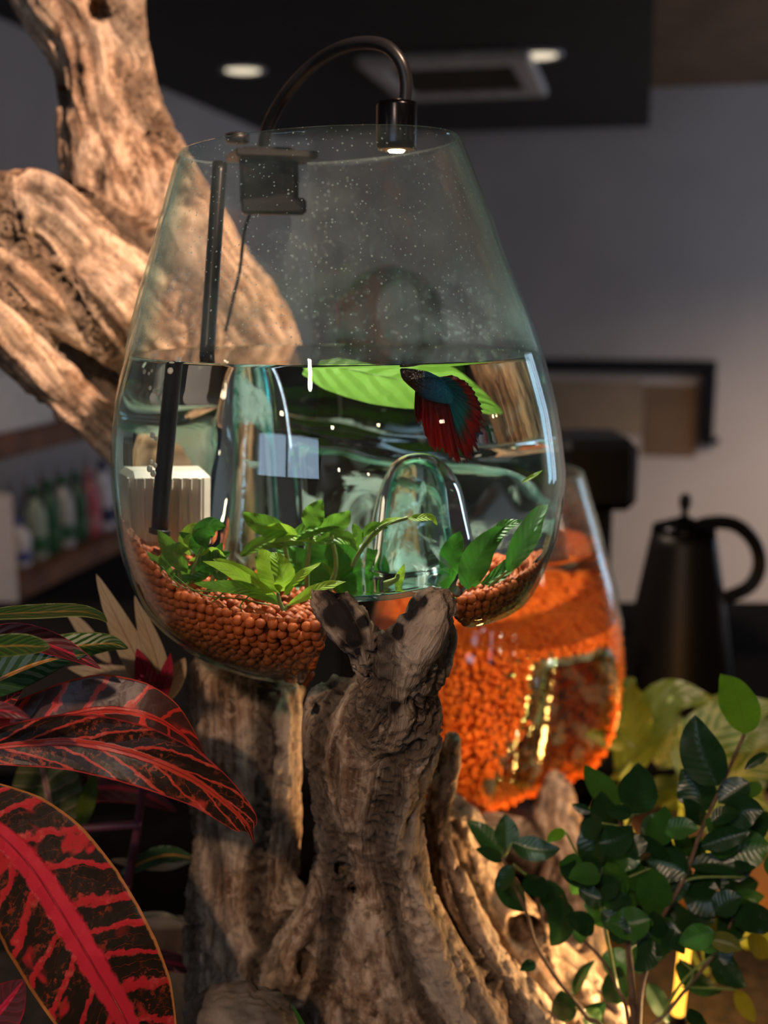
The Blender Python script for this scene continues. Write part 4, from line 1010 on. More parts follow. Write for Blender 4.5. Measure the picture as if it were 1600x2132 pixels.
# ------------------------------------------------------------------ betta fish
FDp = 0.572
def fm(name, kind):
    k = NT(name); uv = k.n('ShaderNodeTexCoord').outputs['UV']; co = obj_co(k); sp = k.n('ShaderNodeSeparateXYZ', {0: uv}); u, v = sp.outputs[0], sp.outputs[1]
    ray = k.n('ShaderNodeCombineXYZ', {0: k.math('MULTIPLY', u, 0.6), 1: k.math('MULTIPLY', v, 16.0), 2: 0.0})
    st = k.noise(ray, 3.0, 3, 0.6, 0.3); nz = k.noise(co, 160, 3)
    t = k.math('ADD', u, k.math('MULTIPLY', k.math('SUBTRACT', st, 0.5), 0.5))
    if kind == 'anal': c = k.ramp(t, [(0.05, (0.06, 0.010, 0.010)), (0.35, (0.26, 0.006, 0.008)), (0.65, (0.42, 0.006, 0.008)), (0.95, (0.50, 0.02, 0.015))])
    elif kind == 'tail': c = k.ramp(t, [(0.0, (0.004, 0.14, 0.24)), (0.48, (0.02, 0.30, 0.30)), (0.62, (0.22, 0.09, 0.06)), (0.78, (0.50, 0.012, 0.014)), (1.0, (0.22, 0.008, 0.010))])
    elif kind == 'dorsal': c = k.ramp(t, [(0.0, (0.003, 0.13, 0.20)), (0.55, (0.008, 0.18, 0.22)), (0.68, (0.40, 0.03, 0.01)), (0.85, (0.50, 0.015, 0.01)), (1.0, (0.02, 0.04, 0.07))])
    else: c = k.ramp(t, [(0.0, (0.05, 0.008, 0.008)), (1.0, (0.30, 0.02, 0.02))])
    c = k.mix(k.math('MULTIPLY', k.step(st, 0.60, 0.42), 0.45), c, k.mix(0.6, c, (0.01, 0.002, 0.003)))
    p = k.pbr(c, 0.4, 0, k.bump(st, 0.4, .001), 0.4); tl = k.n('ShaderNodeBsdfTranslucent', {'Color': c}).outputs[0]
    return k.done(k.mixs(0.4, p, tl))
k = NT('fish_skin'); uv = k.n('ShaderNodeTexCoord').outputs['UV']; sp = k.n('ShaderNodeSeparateXYZ', {0: uv}); co = obj_co(k)
sc1 = k.n('ShaderNodeTexVoronoi', {'Vector': co, 'Scale': 900.0}).outputs['Distance']
t = k.math('ADD', sp.outputs[0], k.math('MULTIPLY', k.math('SUBTRACT', k.noise(co, 200, 3), 0.5), 0.22))
c = k.ramp(t, [(0.0, (0.012, 0.010, 0.016)), (0.36, (0.020, 0.013, 0.014)), (0.50, (0.004, 0.06, 0.13)), (0.75, (0.004, 0.14, 0.26)), (1.0, (0.006, 0.20, 0.30))])
M['fishskin'] = k.done(k.pbr(c, 0.33, 0.25, k.bump(sc1, 0.5, .0006), 0.5))
fo = empty('betta_fish', wat(900, 820, FDp), 'small betta fish with teal body and ragged red fins under the water surface', 'fish')
topl = [(834, 768), (840, 766), (858, 767), (876, 770), (892, 773), (908, 780), (922, 787), (934, 798), (942, 812), (948, 826)]
botl = [(834, 772), (838, 787), (850, 800), (864, 812), (876, 824), (892, 832), (908, 837), (922, 840), (934, 841), (944, 840)]
n_ = 28; tp = crspline([wat(a, b, FDp) for a, b in topl], n_); bp = crspline([wat(a, b, FDp) for a, b in botl], n_)
cv = []; uvs = []
for i in range(n_):
    c = (tp[i] + bp[i]) / 2; h_ = (tp[i] - bp[i]) / 2; L_ = np.linalg.norm(h_); w_ = L_ * (0.62 - 0.25 * i / n_)
    for j in range(20):
        a = 2 * PI * j / 20; cv.append(c + h_ * math.cos(a) + np.array([0, 1, 0]) * math.sin(a) * w_); uvs.append((i / (n_ - 1), j / 20))
f = [(i * 20 + j, i * 20 + (j + 1) % 20, (i + 1) * 20 + (j + 1) % 20, (i + 1) * 20 + j) for i in range(n_ - 1) for j in range(20)] + [tuple(range(20))[::-1], tuple((n_ - 1) * 20 + j for j in range(20))]
fbody = mesh('body', np.array(cv), f, M['fishskin'], fo, uv=np.array(uvs))
def fin(name, base, outer, mat, amp=.0012, nr_=14, dy=0.0, rag=0.10, lab=None):
    m = 90; Bp = crspline([wat(a, b, FDp) for a, b in base], m); Op = crspline([wat(a, b, FDp) for a, b in outer], m); v_ = []; uv_ = []
    r_ = random.Random(len(name) + len(outer)); jag = []
    cur = 0
    for j in range(m): jag.append(1 - rag * abs(((j * 7.3 / m * 1.7) % 1) - .5) * 2 - r_.uniform(0, rag * .35))
    for i in range(nr_):
        t = i / (nr_ - 1)
        for j in range(m):
            p = Bp[j] + (Op[j] - Bp[j]) * t * jag[j] + np.array([0, 1, 0]) * (math.sin(j * .42 + t * 2) * amp * t + dy * t)
            v_.append(p); uv_.append((t, j / m))
    f_ = [(i * m + j, i * m + j + 1, (i + 1) * m + j + 1, (i + 1) * m + j) for i in range(nr_ - 1) for j in range(m - 1)]
    o_ = mesh(name, np.array(v_), f_, mat, fo, uv=np.array(uv_))
    sm = o_.modifiers.new('s', 'SOLIDIFY'); sm.thickness = .00025
    if lab: o_['label'] = lab
fin('anal_fin', [(868, 810), (880, 817), (898, 824), (918, 829), (934, 832)], [(868, 872), (872, 880), (880, 880), (884, 900), (892, 925), (904, 942), (914, 944), (926, 944), (938, 958), (950, 964), (963, 972), (958, 940), (950, 900)], fm('anal_fin_mat', 'anal'), lab='long ragged red fin under the belly')
fin('tail_fin', [(926, 832), (932, 830), (936, 826), (939, 820), (941, 812)], [(950, 930), (960, 950), (972, 964), (979, 976), (988, 966), (992, 948), (999, 944), (998, 925), (1004, 905), (1012, 895), (1004, 880), (1014, 884), (1010, 866), (1000, 850)], fm('tail_fin_mat', 'tail'), dy=.004, rag=.14, lab='teal tail fin fading to red at the torn ends')
fin('dorsal_fin', [(908, 786), (918, 792), (926, 800), (933, 810), (938, 822)], [(926, 784), (938, 782), (952, 784), (968, 792), (978, 799), (986, 808), (994, 820), (1000, 834), (1007, 848), (1007, 858), (996, 852), (984, 846)], fm('dorsal_fin_mat', 'dorsal'), dy=.002, rag=.07, lab='teal back fin with red outer rays')
fin('belly_fin', [(866, 812), (870, 816), (876, 822)], [(866, 850), (868, 872), (873, 884)], fm('belly_fin_mat', 'belly'), rag=.2, dy=-.004)
v, f = ico(2); e = wat(850, 778, FDp - .0035)
mesh('eye', v * .0013 + e + np.array([0, .0008, 0]), f, plain('fish_eye', (0.01, 0.01, 0.012), 0.1, spec=1.0), fbody)

# ------------------------------------------------------------------ water plants
def wplant(label, loc, leaves, stems=(), roots=(), smat='stemg'):
    o = empty('water_plant', wat(*loc), label, 'water plant', 'water plants in the large bowl')
    for mid, hw, mt, rl in leaves: leaf('leaf', mid, hw, M[mt], o, roll=rl, conv=wat, fold=rng.uniform(.05, .3), curl=rng.uniform(-.1, .1), wave=.10, nu=16, nv=4)
    for p in stems: stem(p, [.0012, .0008], M[smat], o, conv=wat)
    for p in roots: stem(p, [.0004, .0003], M['aqua2'], o, conv=wat, name='root', n=5)
    return o
d = .575
wplant('bright green water plant with pointed leaves in the front left of the bowl', (585, 1262, d), [
    ([(570, 1240, d), (520, 1215, d - .004), (470, 1185, d - .006), (420, 1170, d - .003)], 16, 'aqua', .5), ([(572, 1242, d), (530, 1210, d + .004), (480, 1180, d + .006), (440, 1165, d + .01)], 14, 'aqua', -.3),
    ([(578, 1235, d), (566, 1200, d), (552, 1165, d), (540, 1142, d)], 26, 'aqua', .1), ([(585, 1232, d), (590, 1205, d - .004), (578, 1170, d - .004), (566, 1150, d)], 24, 'aqua', -.3),
    ([(590, 1240, d), (610, 1215, d - .004), (640, 1190, d - .006), (668, 1172, d)], 14, 'aqua', .8), ([(600, 1262, d), (640, 1240, d - .006), (680, 1220, d - .004), (722, 1211, d)], 12, 'aqua', .4),
    ([(560, 1240, d), (500, 1225, d - .005), (450, 1222, d - .004), (400, 1216, d)], 14, 'aqua2', .2), ([(585, 1262, d), (555, 1240, d + .006), (520, 1232, d + .01), (490, 1228, d + .01)], 14, 'aqua2', .3)],
    [[(590, 1272, d), (582, 1255, d), (578, 1235, d)], [(592, 1272, d), (600, 1262, d)]],
    [[(560, 1262, d), (500, 1250, d), (420, 1240, d), (360, 1200, d)], [(470, 1225, d), (455, 1245, d), (430, 1260, d), (415, 1268, d)], [(520, 1240, d), (500, 1262, d), (505, 1275, d)], [(330, 1180, d), (380, 1225, d), (450, 1235, d)], [(300, 1178, d), (340, 1210, d), (370, 1225, d)]])
d = .60
wplant('tangle of mid green leaves near the left wall of the bowl', (380, 1200, d), [
    ([(390, 1190, d), (360, 1160, d), (340, 1130, d), (325, 1105, d)], 22, 'aqua2', .2), ([(395, 1160, d), (380, 1130, d), (400, 1100, d), (430, 1095, d)], 12, 'aqua', .4),
    ([(430, 1140, d), (420, 1115, d), (440, 1095, d), (470, 1098, d)], 22, 'aqua3', -.2), ([(330, 1190, d), (345, 1165, d), (370, 1145, d), (400, 1140, d)], 18, 'aqua2', 0),
    ([(440, 1180, d), (420, 1150, d), (395, 1125, d), (370, 1110, d)], 16, 'aqua3', .3), ([(470, 1170, d), (445, 1150, d), (420, 1160, d), (390, 1170, d)], 12, 'aqua', .6),
    ([(400, 1215, d), (420, 1185, d), (450, 1165, d), (480, 1150, d)], 20, 'aqua3', .1), ([(360, 1200, d), (335, 1180, d), (315, 1165, d), (300, 1150, d)], 14, 'aqua2', .3),
    ([(350, 1225, d), (380, 1200, d), (420, 1190, d), (460, 1195, d)], 15, 'aqua3', .3), ([(420, 1225, d), (400, 1205, d), (370, 1195, d), (340, 1205, d)], 14, 'aqua2', .5),
    ([(470, 1215, d), (455, 1190, d), (450, 1160, d), (462, 1130, d)], 17, 'aqua3', -.2)],
    [[(395, 1240, d), (400, 1190, d), (420, 1140, d)], [(380, 1240, d), (370, 1190, d), (360, 1150, d)], [(430, 1240, d), (450, 1190, d), (470, 1160, d)]])
d = .615
wplant('dense clump of small yellow-green leaves in the middle of the bowl', (640, 1180, d), [
    ([(600, 1110, d), (565, 1100, d), (530, 1085, d), (505, 1065, d)], 20, 'aqua2', .1), ([(620, 1115, d), (590, 1105, d), (560, 1105, d), (530, 1110, d)], 14, 'aqua', .4),
    ([(640, 1100, d), (650, 1080, d), (660, 1060, d), (672, 1040, d)], 20, 'aqua2', .1), ([(660, 1110, d), (690, 1095, d), (715, 1080, d), (730, 1062, d)], 18, 'aqua2', -.2),
    ([(600, 1125, d), (640, 1105, d), (680, 1095, d), (710, 1095, d)], 18, 'aqua2', .5), ([(560, 1130, d), (600, 1115, d), (640, 1120, d), (680, 1135, d)], 14, 'aqua', .5),
    ([(500, 1160, d), (540, 1135, d), (590, 1130, d), (640, 1135, d)], 14, 'aqua2', .3), ([(650, 1130, d), (700, 1120, d), (730, 1125, d), (748, 1150, d)], 14, 'aqua2', .2)],
    [[(640, 1250, d), (640, 1180, d), (650, 1110, d)], [(600, 1250, d), (600, 1180, d), (590, 1120, d)], [(680, 1240, d), (700, 1180, d), (690, 1110, d)]])
d = .63
wplant('broad deep green leaves standing behind the bright plant', (690, 1230, d), [
    ([(700, 1225, d), (690, 1190, d), (670, 1150, d), (640, 1110, d)], 40, 'aqua3', .1), ([(660, 1240, d), (640, 1200, d), (610, 1165, d), (575, 1140, d)], 36, 'aqua3', -.1),
    ([(730, 1220, d), (722, 1180, d), (705, 1130, d), (690, 1090, d)], 28, 'aqua3', .2), ([(770, 1225, d), (785, 1200, d), (780, 1165, d), (765, 1140, d)], 20, 'aqua3', .1),
    ([(700, 1235, d), (690, 1205, d), (665, 1180, d), (635, 1160, d)], 14, 'aqua2', .2), ([(600, 1250, d), (585, 1215, d), (560, 1180, d), (530, 1160, d)], 28, 'aqua3', .1)],
    [[(700, 1250, d), (700, 1225, d)], [(770, 1240, d), (770, 1225, d)], [(660, 1255, d), (660, 1240, d)]])
d = .585
wplant('yellow-green drifting sprig in front of the glass hump', (850, 1150, d), [
    ([(745, 1155, d), (780, 1110, d), (810, 1085, d), (850, 1078, d)], 8, 'aqua', .5), ([(850, 1080, d), (875, 1078, d), (900, 1078, d), (912, 1094, d)], 8, 'aqua', .4),
    ([(755, 1120, d), (770, 1100, d), (790, 1095, d), (810, 1100, d)], 9, 'aqua2', .2), ([(735, 1090, d), (745, 1110, d), (748, 1125, d), (745, 1140, d)], 10, 'aqua2', .1),
    ([(826, 1222, d), (832, 1205, d), (838, 1190, d), (843, 1174, d)], 9, 'aqua', .1)],
    [[(735, 1180, d), (750, 1150, d), (790, 1100, d), (850, 1078, d)], [(800, 1215, d), (826, 1205, d), (830, 1195, d)]])
d = .60
wplant('dark green broad-leaved plant leaning right against the bowl wall', (990, 1230, d), [
    ([(975, 1225, d), (990, 1180, d), (1020, 1130, d), (1065, 1095, d)], 34, 'aqua3', .1), ([(1060, 1190, d - .01), (1090, 1140, d - .01), (1120, 1085, d - .005), (1165, 1048, d)], 36, 'aqua3', -.1),
    ([(1000, 1225, d), (1050, 1190, d), (1100, 1150, d), (1150, 1110, d)], 20, 'aqua3', .3), ([(985, 1232, d), (1030, 1210, d), (1070, 1180, d), (1110, 1140, d)], 15, 'aqua2', .3),
    ([(945, 1200, d + .02), (940, 1165, d + .02), (950, 1130, d + .02), (960, 1105, d + .02)], 22, 'aqua3', .1), ([(1020, 1140, d), (1035, 1115, d), (1060, 1095, d), (1090, 1085, d)], 20, 'aqua3', .4)],
    [[(980, 1240, d), (975, 1225, d)], [(990, 1240, d), (1060, 1190, d - .01)]])
lf = leaf('floating_leaf', [(640, 745, .70), (760, 775, .705), (900, 805, .71), (1045, 868, .715)], 52, M['floatleaf'], None, roll=.25, conv=wat, fold=.05, shape=[.55, .9, 1, 1.05, 1, .8, .45, 0.02], nu=24)
tag(lf, 'broad smooth green leaf lying just under the water behind the fish', 'leaf')
d = .59
lf = leaf('plant_fragment', [(1090, 1005, d), (1110, 994, d), (1135, 988, d), (1160, 985, d)], 5, M['aqua'], None, conv=wat, roll=.3); tag(lf, 'thin yellow-green strand floating near the right bowl wall', 'leaf')

# ------------------------------------------------------------------ croton plants, left
def croton(label, loc, leaves, stems, smat='stemr', group='croton plants on the left'):
    o = empty('croton_plant', at(*loc), label, 'plant', group)
    for a in leaves:
        mid, hw, mt = a[:3]; kw = a[3] if len(a) > 3 else {}
        leaf('leaf', mid, hw, M[mt], o, nu=40, nv=10, thick=.0004, **kw)
    for p, r in stems: stem(p, r, M[smat], o)
    return o
croton('croton with large dark leaves netted in bright red, at the lower left', (-140, 2760, .60), [
    ([(-100, 1655, .50), (-30, 1712, .50), (60, 1800, .50), (140, 1920, .497), (200, 2020, .495), (260, 2120, .50), (310, 2230, .51), (345, 2330, .53)], 148, 'croton_red', dict(roll=.15, fold=.12, hw2=138, shape=[.25, .55, .78, .92, 1, 1, .96, .85, .65, .35, .02], wave=.03)),
    ([(-120, 1570, .50), (-30, 1558, .50), (60, 1548, .50), (150, 1545, .498), (245, 1560, .495), (340, 1592, .495), (430, 1640, .50), (505, 1705, .505), (520, 1728, .507), (530, 1757, .508)], 68, 'croton_dark', dict(roll=-.25, fold=.25, hw2=62, shape=[.2, .5, .75, .92, 1.0, 1.0, .92, .7, .42, .10, .012], wave=.04)),
    ([(-110, 1500, .54), (0, 1512, .54), (100, 1500, .54), (210, 1478, .54), (310, 1490, .54), (380, 1530, .545), (430, 1578, .55)], 66, 'croton_back', dict(roll=.25, fold=.2, shape=[.3, .55, .85, 1.1, 1.15, 1.0, .7, .3, .02], hw2=80)),
    ([(-90, 1520, .52), (-40, 1490, .52), (10, 1462, .52), (48, 1432, .52)], 26, 'croton_back', dict(roll=.1)),
    ([(-90, 1470, .45), (-40, 1474, .45), (20, 1482, .45), (64, 1497, .45)], 20, 'croton_maroon', dict(roll=.4))],
    [([(-140, 2760, .60), (-150, 2000, .57), (-140, 1700, .55), (-130, 1500, .54)], [.006, .005, .004]), ([(-145, 1760, .555), (-125, 1700, .52), (-100, 1655, .50)], [.0025, .002]), ([(-140, 1650, .55), (-135, 1600, .52), (-120, 1570, .50)], [.0025, .002]), ([(-135, 1560, .545), (-110, 1500, .54)], .002), ([(-132, 1540, .545), (-90, 1520, .52)], .0015), ([(-132, 1520, .545), (-90, 1470, .45)], .0015)])
croton('green croton with yellow-flecked narrow leaves at the left edge', (-170, 2720, .62), [
    ([(-80, 1290, .50), (0, 1279, .50), (80, 1275, .50), (160, 1273, .50), (205, 1282, .50), (224, 1295, .50)], 36, 'croton_green', dict(roll=1.15, fold=.1)),
    ([(-90, 1350, .47), (-20, 1347, .47), (40, 1344, .47), (80, 1346, .47), (106, 1346, .47)], 36, 'croton_green', dict(roll=.85, fold=.1)),
    ([(-60, 1330, .52), (20, 1325, .52), (90, 1340, .52), (150, 1362, .52), (210, 1392, .52)], 32, 'croton_maroon', dict(roll=.6, fold=.35)),
    ([(40, 1352, .58), (110, 1348, .58), (180, 1343, .58), (230, 1340, .58), (268, 1350, .58)], 30, 'croton_green', dict(roll=.5)),
    ([(-90, 1450, .52), (-10, 1418, .52), (60, 1388, .52), (120, 1370, .52), (180, 1362, .52)], 44, 'croton_dgreen', dict(roll=.35, fold=.15)),
    ], [([(-170, 2720, .62), (-190, 1900, .58), (-180, 1500, .54), (-150, 1330, .52)], [.005, .004, .003]), ([(-150, 1340, .52), (-80, 1290, .50)], .0015), ([(-160, 1380, .52), (-90, 1350, .47)], .0015), ([(-165, 1400, .53), (-60, 1330, .52)], .0015), ([(-175, 1450, .54), (-60, 1380, .56), (40, 1352, .58)], .0015), ([(-180, 1490, .54), (-90, 1450, .52)], .0015)])
croton('pale cream and rose croton with upright leaves behind the left plants', (240, 2520, .70), [
    ([(318, 1440, .64), (285, 1370, .64), (245, 1290, .64), (200, 1195, .64)], 30, 'cream_leaf', dict(roll=.2, fold=.4)),
    ([(335, 1440, .64), (328, 1380, .64), (305, 1310, .64), (280, 1240, .64)], 24, 'cream_leaf', dict(roll=.2, fold=.4)),
    ([(310, 1480, .64), (312, 1440, .63), (300, 1395, .63), (285, 1350, .63)], 26, 'cream_red', dict(roll=.1)), ([(320, 1480, .64), (335, 1440, .63), (348, 1400, .63), (355, 1360, .63)], 18, 'cream_red', dict(roll=.1)),
    ([(230, 1380, .68), (200, 1345, .68), (165, 1300, .68), (135, 1270, .68)], 16, 'cream_leaf', dict(roll=.2)), ([(330, 1460, .66), (290, 1425, .66), (220, 1405, .66), (140, 1390, .66)], 30, 'cream_leaf', dict(roll=.2)),
    ([(330, 1470, .67), (352, 1430, .67), (372, 1395, .67), (385, 1370, .67)], 24, 'cream_leaf', dict(roll=.2)),
    ([(120, 1750, .70), (105, 1680, .70), (88, 1600, .70), (70, 1540, .70)], 78, 'olive_leaf', dict(roll=.1)), ([(170, 1720, .68), (178, 1680, .68), (190, 1640, .68), (198, 1600, .68)], 20, 'pothos2', dict(roll=.1)),
    ([(250, 1820, .70), (310, 1790, .70), (360, 1780, .70), (410, 1790, .70)], 26, 'croton_dgreen', dict(roll=.7)), ([(230, 1790, .72), (290, 1800, .72), (350, 1805, .72), (405, 1790, .72)], 14, 'cream_leaf', dict(roll=.8)),
    ([(150, 1660, .72), (210, 1640, .72), (290, 1650, .72), (370, 1690, .72)], 36, 'croton_maroon', dict(roll=.4)),
    ([(200, 1950, .66), (270, 1915, .66), (340, 1905, .66), (395, 1925, .66)], 12, 'cream_leaf', dict(roll=.9)), ([(260, 2020, .68), (310, 2000, .68), (380, 2010, .68), (440, 2040, .68)], 26, 'croton_maroon', dict(roll=.5)),  # narrow cream leaf stands in for a white glint along a leaf edge
    ([(-60, 2190, .56), (-20, 2130, .56), (20, 2080, .56), (50, 2040, .56)], 60, 'croton_maroon', dict(roll=.1))],
    [([(240, 2520, .70), (255, 1950, .70), (290, 1700, .68), (318, 1440, .64)], [.004, .003, .002]), ([(110, 1732, .68), (200, 1722, .68), (295, 1716, .68)], .0028), ([(130, 1735, .66), (180, 1780, .66), (250, 1822, .66)], .0024), ([(240, 2520, .70), (160, 1950, .70), (120, 1750, .70)], [.003, .002]), ([(255, 1950, .70), (240, 1880, .70), (250, 1820, .70)], .0015), ([(255, 1960, .70), (230, 1950, .68), (200, 1950, .66)], .0012), ([(255, 2060, .70), (260, 2020, .68)], .0012), ([(270, 1850, .69), (200, 1810, .71), (150, 1660, .72)], .0012), ([(300, 1600, .66), (335, 1440, .64)], .0015), ([(300, 1560, .66), (230, 1380, .68)], .0012), ([(100, 2250, .6), (-60, 2190, .56)], .0015)], 'stemr')

# ------------------------------------------------------------------ small-leaved shrub, right
def cc(x, y): return (880 + x / 2.222, 1380 + y / 2.222)
FC = .655
o = empty('ficus_shrub', at(1330, 2600, .68), 'bushy small shrub with glossy dark green oval leaves at the lower right', 'plant')
fl = [((1490, 330), (1380, 50), 76, 'ficus3'), ((1370, 570), (1262, 240), 84, 'ficus'), ((920, 660), (750, 470), 52, 'ficus2'), ((975, 700), (1000, 460), 76, 'ficus'), ((370, 900), (205, 730), 44, 'ficus'), ((390, 860), (380, 700), 48, 'ficus'),
      ((415, 830), (640, 860), 48, 'ficus'), ((370, 920), (245, 860), 26, 'ficus'), ((820, 740), (810, 980), 60, 'ficus'), ((665, 785), (578, 832), 24, 'ficus3'), ((390, 950), (480, 1150), 56, 'ficus'), ((640, 1080), (592, 1310), 56, 'ficus'),
      ((560, 1000), (690, 1190), 55, 'ficus'), ((830, 1090), (722, 1045), 36, 'ficus'), ((1060, 950), (1100, 1190), 70, 'ficus2'), ((850, 960), (880, 1120), 50, 'ficus2'), ((990, 800), (1150, 920), 28, 'ficus'), ((1130, 790), (1150, 920), 32, 'ficus'),
      ((1240, 880), (1155, 780), 34, 'ficus2'), ((1240, 895), (1290, 800), 38, 'ficus2'), ((1240, 940), (1495, 990), 42, 'ficus'), ((1440, 920), (1545, 945), 20, 'ficus'), ((1200, 1030), (1410, 940), 36, 'ficus'), ((1340, 740), (1470, 700), 34, 'ficus'),
      ((1290, 850), (1520, 780), 44, 'ficus'), ((1410, 1180), (1585, 1080), 48, 'ficus2'), ((1330, 960), (1420, 1080), 40, 'ficus'), ((1500, 1270), (1600, 1370), 44, 'ficus4'), ((1450, 1220), (1640, 1200), 66, 'ficus'), ((1150, 1190), (1330, 1250), 64, 'ficus'),
      ((830, 1150), (970, 1250), 40, 'ficus'), ((980, 1180), (1070, 1215), 30, 'ficus2'), ((1040, 1260), (1000, 1440), 55, 'ficus'), ((1100, 1240), (1215, 1350), 34, 'ficus'), ((1190, 1370), (1385, 1525), 48, 'ficus'), ((1450, 1510), (1540, 1665), 34, 'ficus4'),
      ((660, 1665), (640, 1515), 50, 'ficus'), ((700, 1540), (800, 1375), 24, 'ficus'), ((525, 1390), (450, 1425), 24, 'ficus'), ((740, 1660), (845, 1570), 34, 'ficus'), ((750, 1600), (835, 1672), 42, 'ficus2'), ((900, 1580), (910, 1400), 58, 'ficus'),
      ((1040, 1480), (1145, 1665), 40, 'ficus'), ((1230, 1600), (1320, 1680), 30, 'ficus'), ((780, 690), (690, 655), 20, 'ficus'), ((970, 700), (850, 690), 30, 'ficus'), ((970, 700), (1095, 615), 30, 'ficus'), ((1600, 420), (1490, 495), 20, 'ficus'),
      ((900, 820), (940, 970), 60, 'ficus2'), ((1000, 900), (960, 780), 50, 'ficus'), ((700, 880), (640, 980), 44, 'ficus2'), ((480, 980), (590, 1060), 46, 'ficus'), ((1050, 1060), (930, 1090), 50, 'ficus'), ((1330, 1280), (1480, 1330), 40, 'ficus4'),
      ((1250, 1050), (1350, 1150), 44, 'ficus2'), ((740, 800), (830, 720), 40, 'ficus'), ((880, 870), (790, 900), 44, 'ficus'), ((1010, 1000), (1110, 1040), 44, 'ficus'), ((760, 1180), (730, 1300), 36, 'ficus2'), ((880, 1060), (960, 1160), 44, 'ficus'),
      ((420, 940), (360, 1060), 36, 'ficus'), ((1290, 1000), (1230, 1120), 34, 'ficus'), ((1080, 860), (1040, 980), 40, 'ficus'), ((1400, 1400), (1500, 1500), 40, 'ficus'), ((1380, 1200), (1420, 1330), 34, 'ficus4'), ((1570, 560), (1480, 640), 28, 'ficus2')]
for i in range(70):
    if i < 55: b = (rng.uniform(760, 1420), rng.uniform(760, 1350))
    else: b = (rng.uniform(1150, 1620), rng.uniform(520, 1250))
    if b[0] < 800 and b[1] > 1250: continue
    an = rng.uniform(0, 2 * PI); ln = rng.uniform(130, 230); fl.append((b, (b[0] + ln * math.cos(an), b[1] + ln * math.sin(an)), ln * rng.uniform(.27, .36), rng.choice(['ficus', 'ficus', 'ficus', 'ficus2', 'ficus2', 'ficus4'] if b[1] > 1000 and b[0] > 1200 else ['ficus', 'ficus', 'ficus', 'ficus2'])))
for (b, t, hw, mt) in fl:
    dd = FC + rng.uniform(-.03, .045); b_ = cc(*b); t_ = cc(*t); bow = rng.uniform(-.12, .12); dx, dy_ = t_[0] - b_[0], t_[1] - b_[1]; dz_ = rng.uniform(-.012, .012)
    mid = [(*b_, dd), (b_[0] + dx * .35 + dy_ * bow, b_[1] + dy_ * .35 - dx * bow, dd + dz_ * .35), (b_[0] + dx * .7 + dy_ * bow, b_[1] + dy_ * .7 - dx * bow, dd + dz_ * .7), (*t_, dd + dz_)]
    leaf('leaf', mid, hw / 2.222 * 1.28, M[mt], o, roll=rng.uniform(-.4, .4), fold=rng.uniform(.1, .35), nu=14, nv=4, wave=.04)
for p, r in (([(370, 900), (480, 1150), (520, 1290), (600, 1430), (700, 1560), (760, 1640), (860, 1800), (940, 2800)], .0016), ([(640, 1080), (720, 1250), (830, 1370), (900, 1500), (960, 1750), (980, 2800)], .0014), ([(665, 785), (740, 930), (800, 1010), (830, 1150), (900, 1500)], .0012),
             ([(920, 660), (920, 810), (935, 1150), (960, 1400), (980, 1750), (990, 2800)], .0026), ([(1490, 330), (1370, 600), (1290, 780), (1210, 1000), (1100, 1200), (1040, 1400), (1000, 1700), (1000, 2800)], .0018), ([(1440, 1180), (1350, 1350), (1150, 1600), (1000, 1850), (1010, 2800)], .0015),
             ([(1500, 1270), (1350, 1350), (1200, 1480), (1100, 1660)], .0010), ([(1495, 990), (1240, 1000), (1160, 1090)], .0010), ([(975, 700), (920, 820)], .0012), ([(1190, 1370), (1250, 1450), (1150, 1600)], .0010), ([(415, 830), (380, 900)], .0010), ([(560, 1000), (480, 980), (420, 930)], .0009), ([(820, 740), (930, 760)], .0009), ([(1060, 950), (930, 1000)], .0009), ([(1040, 1260), (950, 1330)], .0009), ([(660, 1665), (720, 1600)], .0009), ([(700, 1540), (690, 1550)], .0009), ([(1200, 1500), (1450, 1510)], .0009)):
    stem([(*cc(*q), FC) for q in p], [r * .6, r], M['stemb'] if r > .0012 else M['stemg'], o, name='branch' if r > .0012 else 'twig')

# pale climbing plant behind it
PD = .98
o = empty('leafy_plant', at(1480, 2060, 1.0), 'pale green plant with broad striped leaves behind the shrub', 'plant')
for mid, hw, mt, rl in [([(1290, 1640, PD), (1335, 1530, PD), (1400, 1450, PD), (1490, 1460, PD)], 50, 'pothos2', .2), ([(1330, 1560, PD), (1320, 1500, PD), (1310, 1440, PD), (1320, 1410, PD)], 44, 'pothos2', .3), ([(1300, 1560, PD), (1270, 1545, PD), (1240, 1530, PD), (1215, 1530, PD)], 18, 'pothos2', .3),
                        ([(1370, 1600, PD), (1390, 1560, PD), (1400, 1520, PD), (1420, 1490, PD)], 40, 'pothos', .2), ([(1420, 1620, PD - .03), (1460, 1560, PD - .03), (1520, 1500, PD - .03), (1620, 1460, PD - .03)], 66, 'pothos', .2), ([(1440, 1700, PD), (1500, 1640, PD), (1570, 1590, PD), (1650, 1570, PD)], 70, 'pothos', -.2),
                        ([(1380, 1690, PD), (1430, 1640, PD), (1480, 1625, PD), (1530, 1640, PD)], 36, 'pothos2', .2), ([(1330, 1690, PD), (1370, 1650, PD), (1420, 1640, PD), (1470, 1660, PD)], 32, 'pothos2', .5), ([(1450, 1720, PD - .04), (1500, 1690, PD - .04), (1560, 1700, PD - .04), (1650, 1780, PD - .04)], 70, 'pothos', .1),
                        ([(1500, 1560, PD), (1540, 1530, PD), (1580, 1520, PD), (1640, 1520, PD)], 50, 'pothos', .4), ([(1440, 1560, PD), (1480, 1500, PD), (1520, 1470, PD), (1560, 1450, PD)], 40, 'pothos2', .1), ([(1530, 1960, PD - .05), (1570, 1950, PD - .05), (1600, 1960, PD - .05), (1640, 1980, PD - .05)], 34, 'pothos2', .1)]:
    leaf('leaf', mid, hw, M[mt], o, roll=rl, nu=18, nv=6, wave=.12)
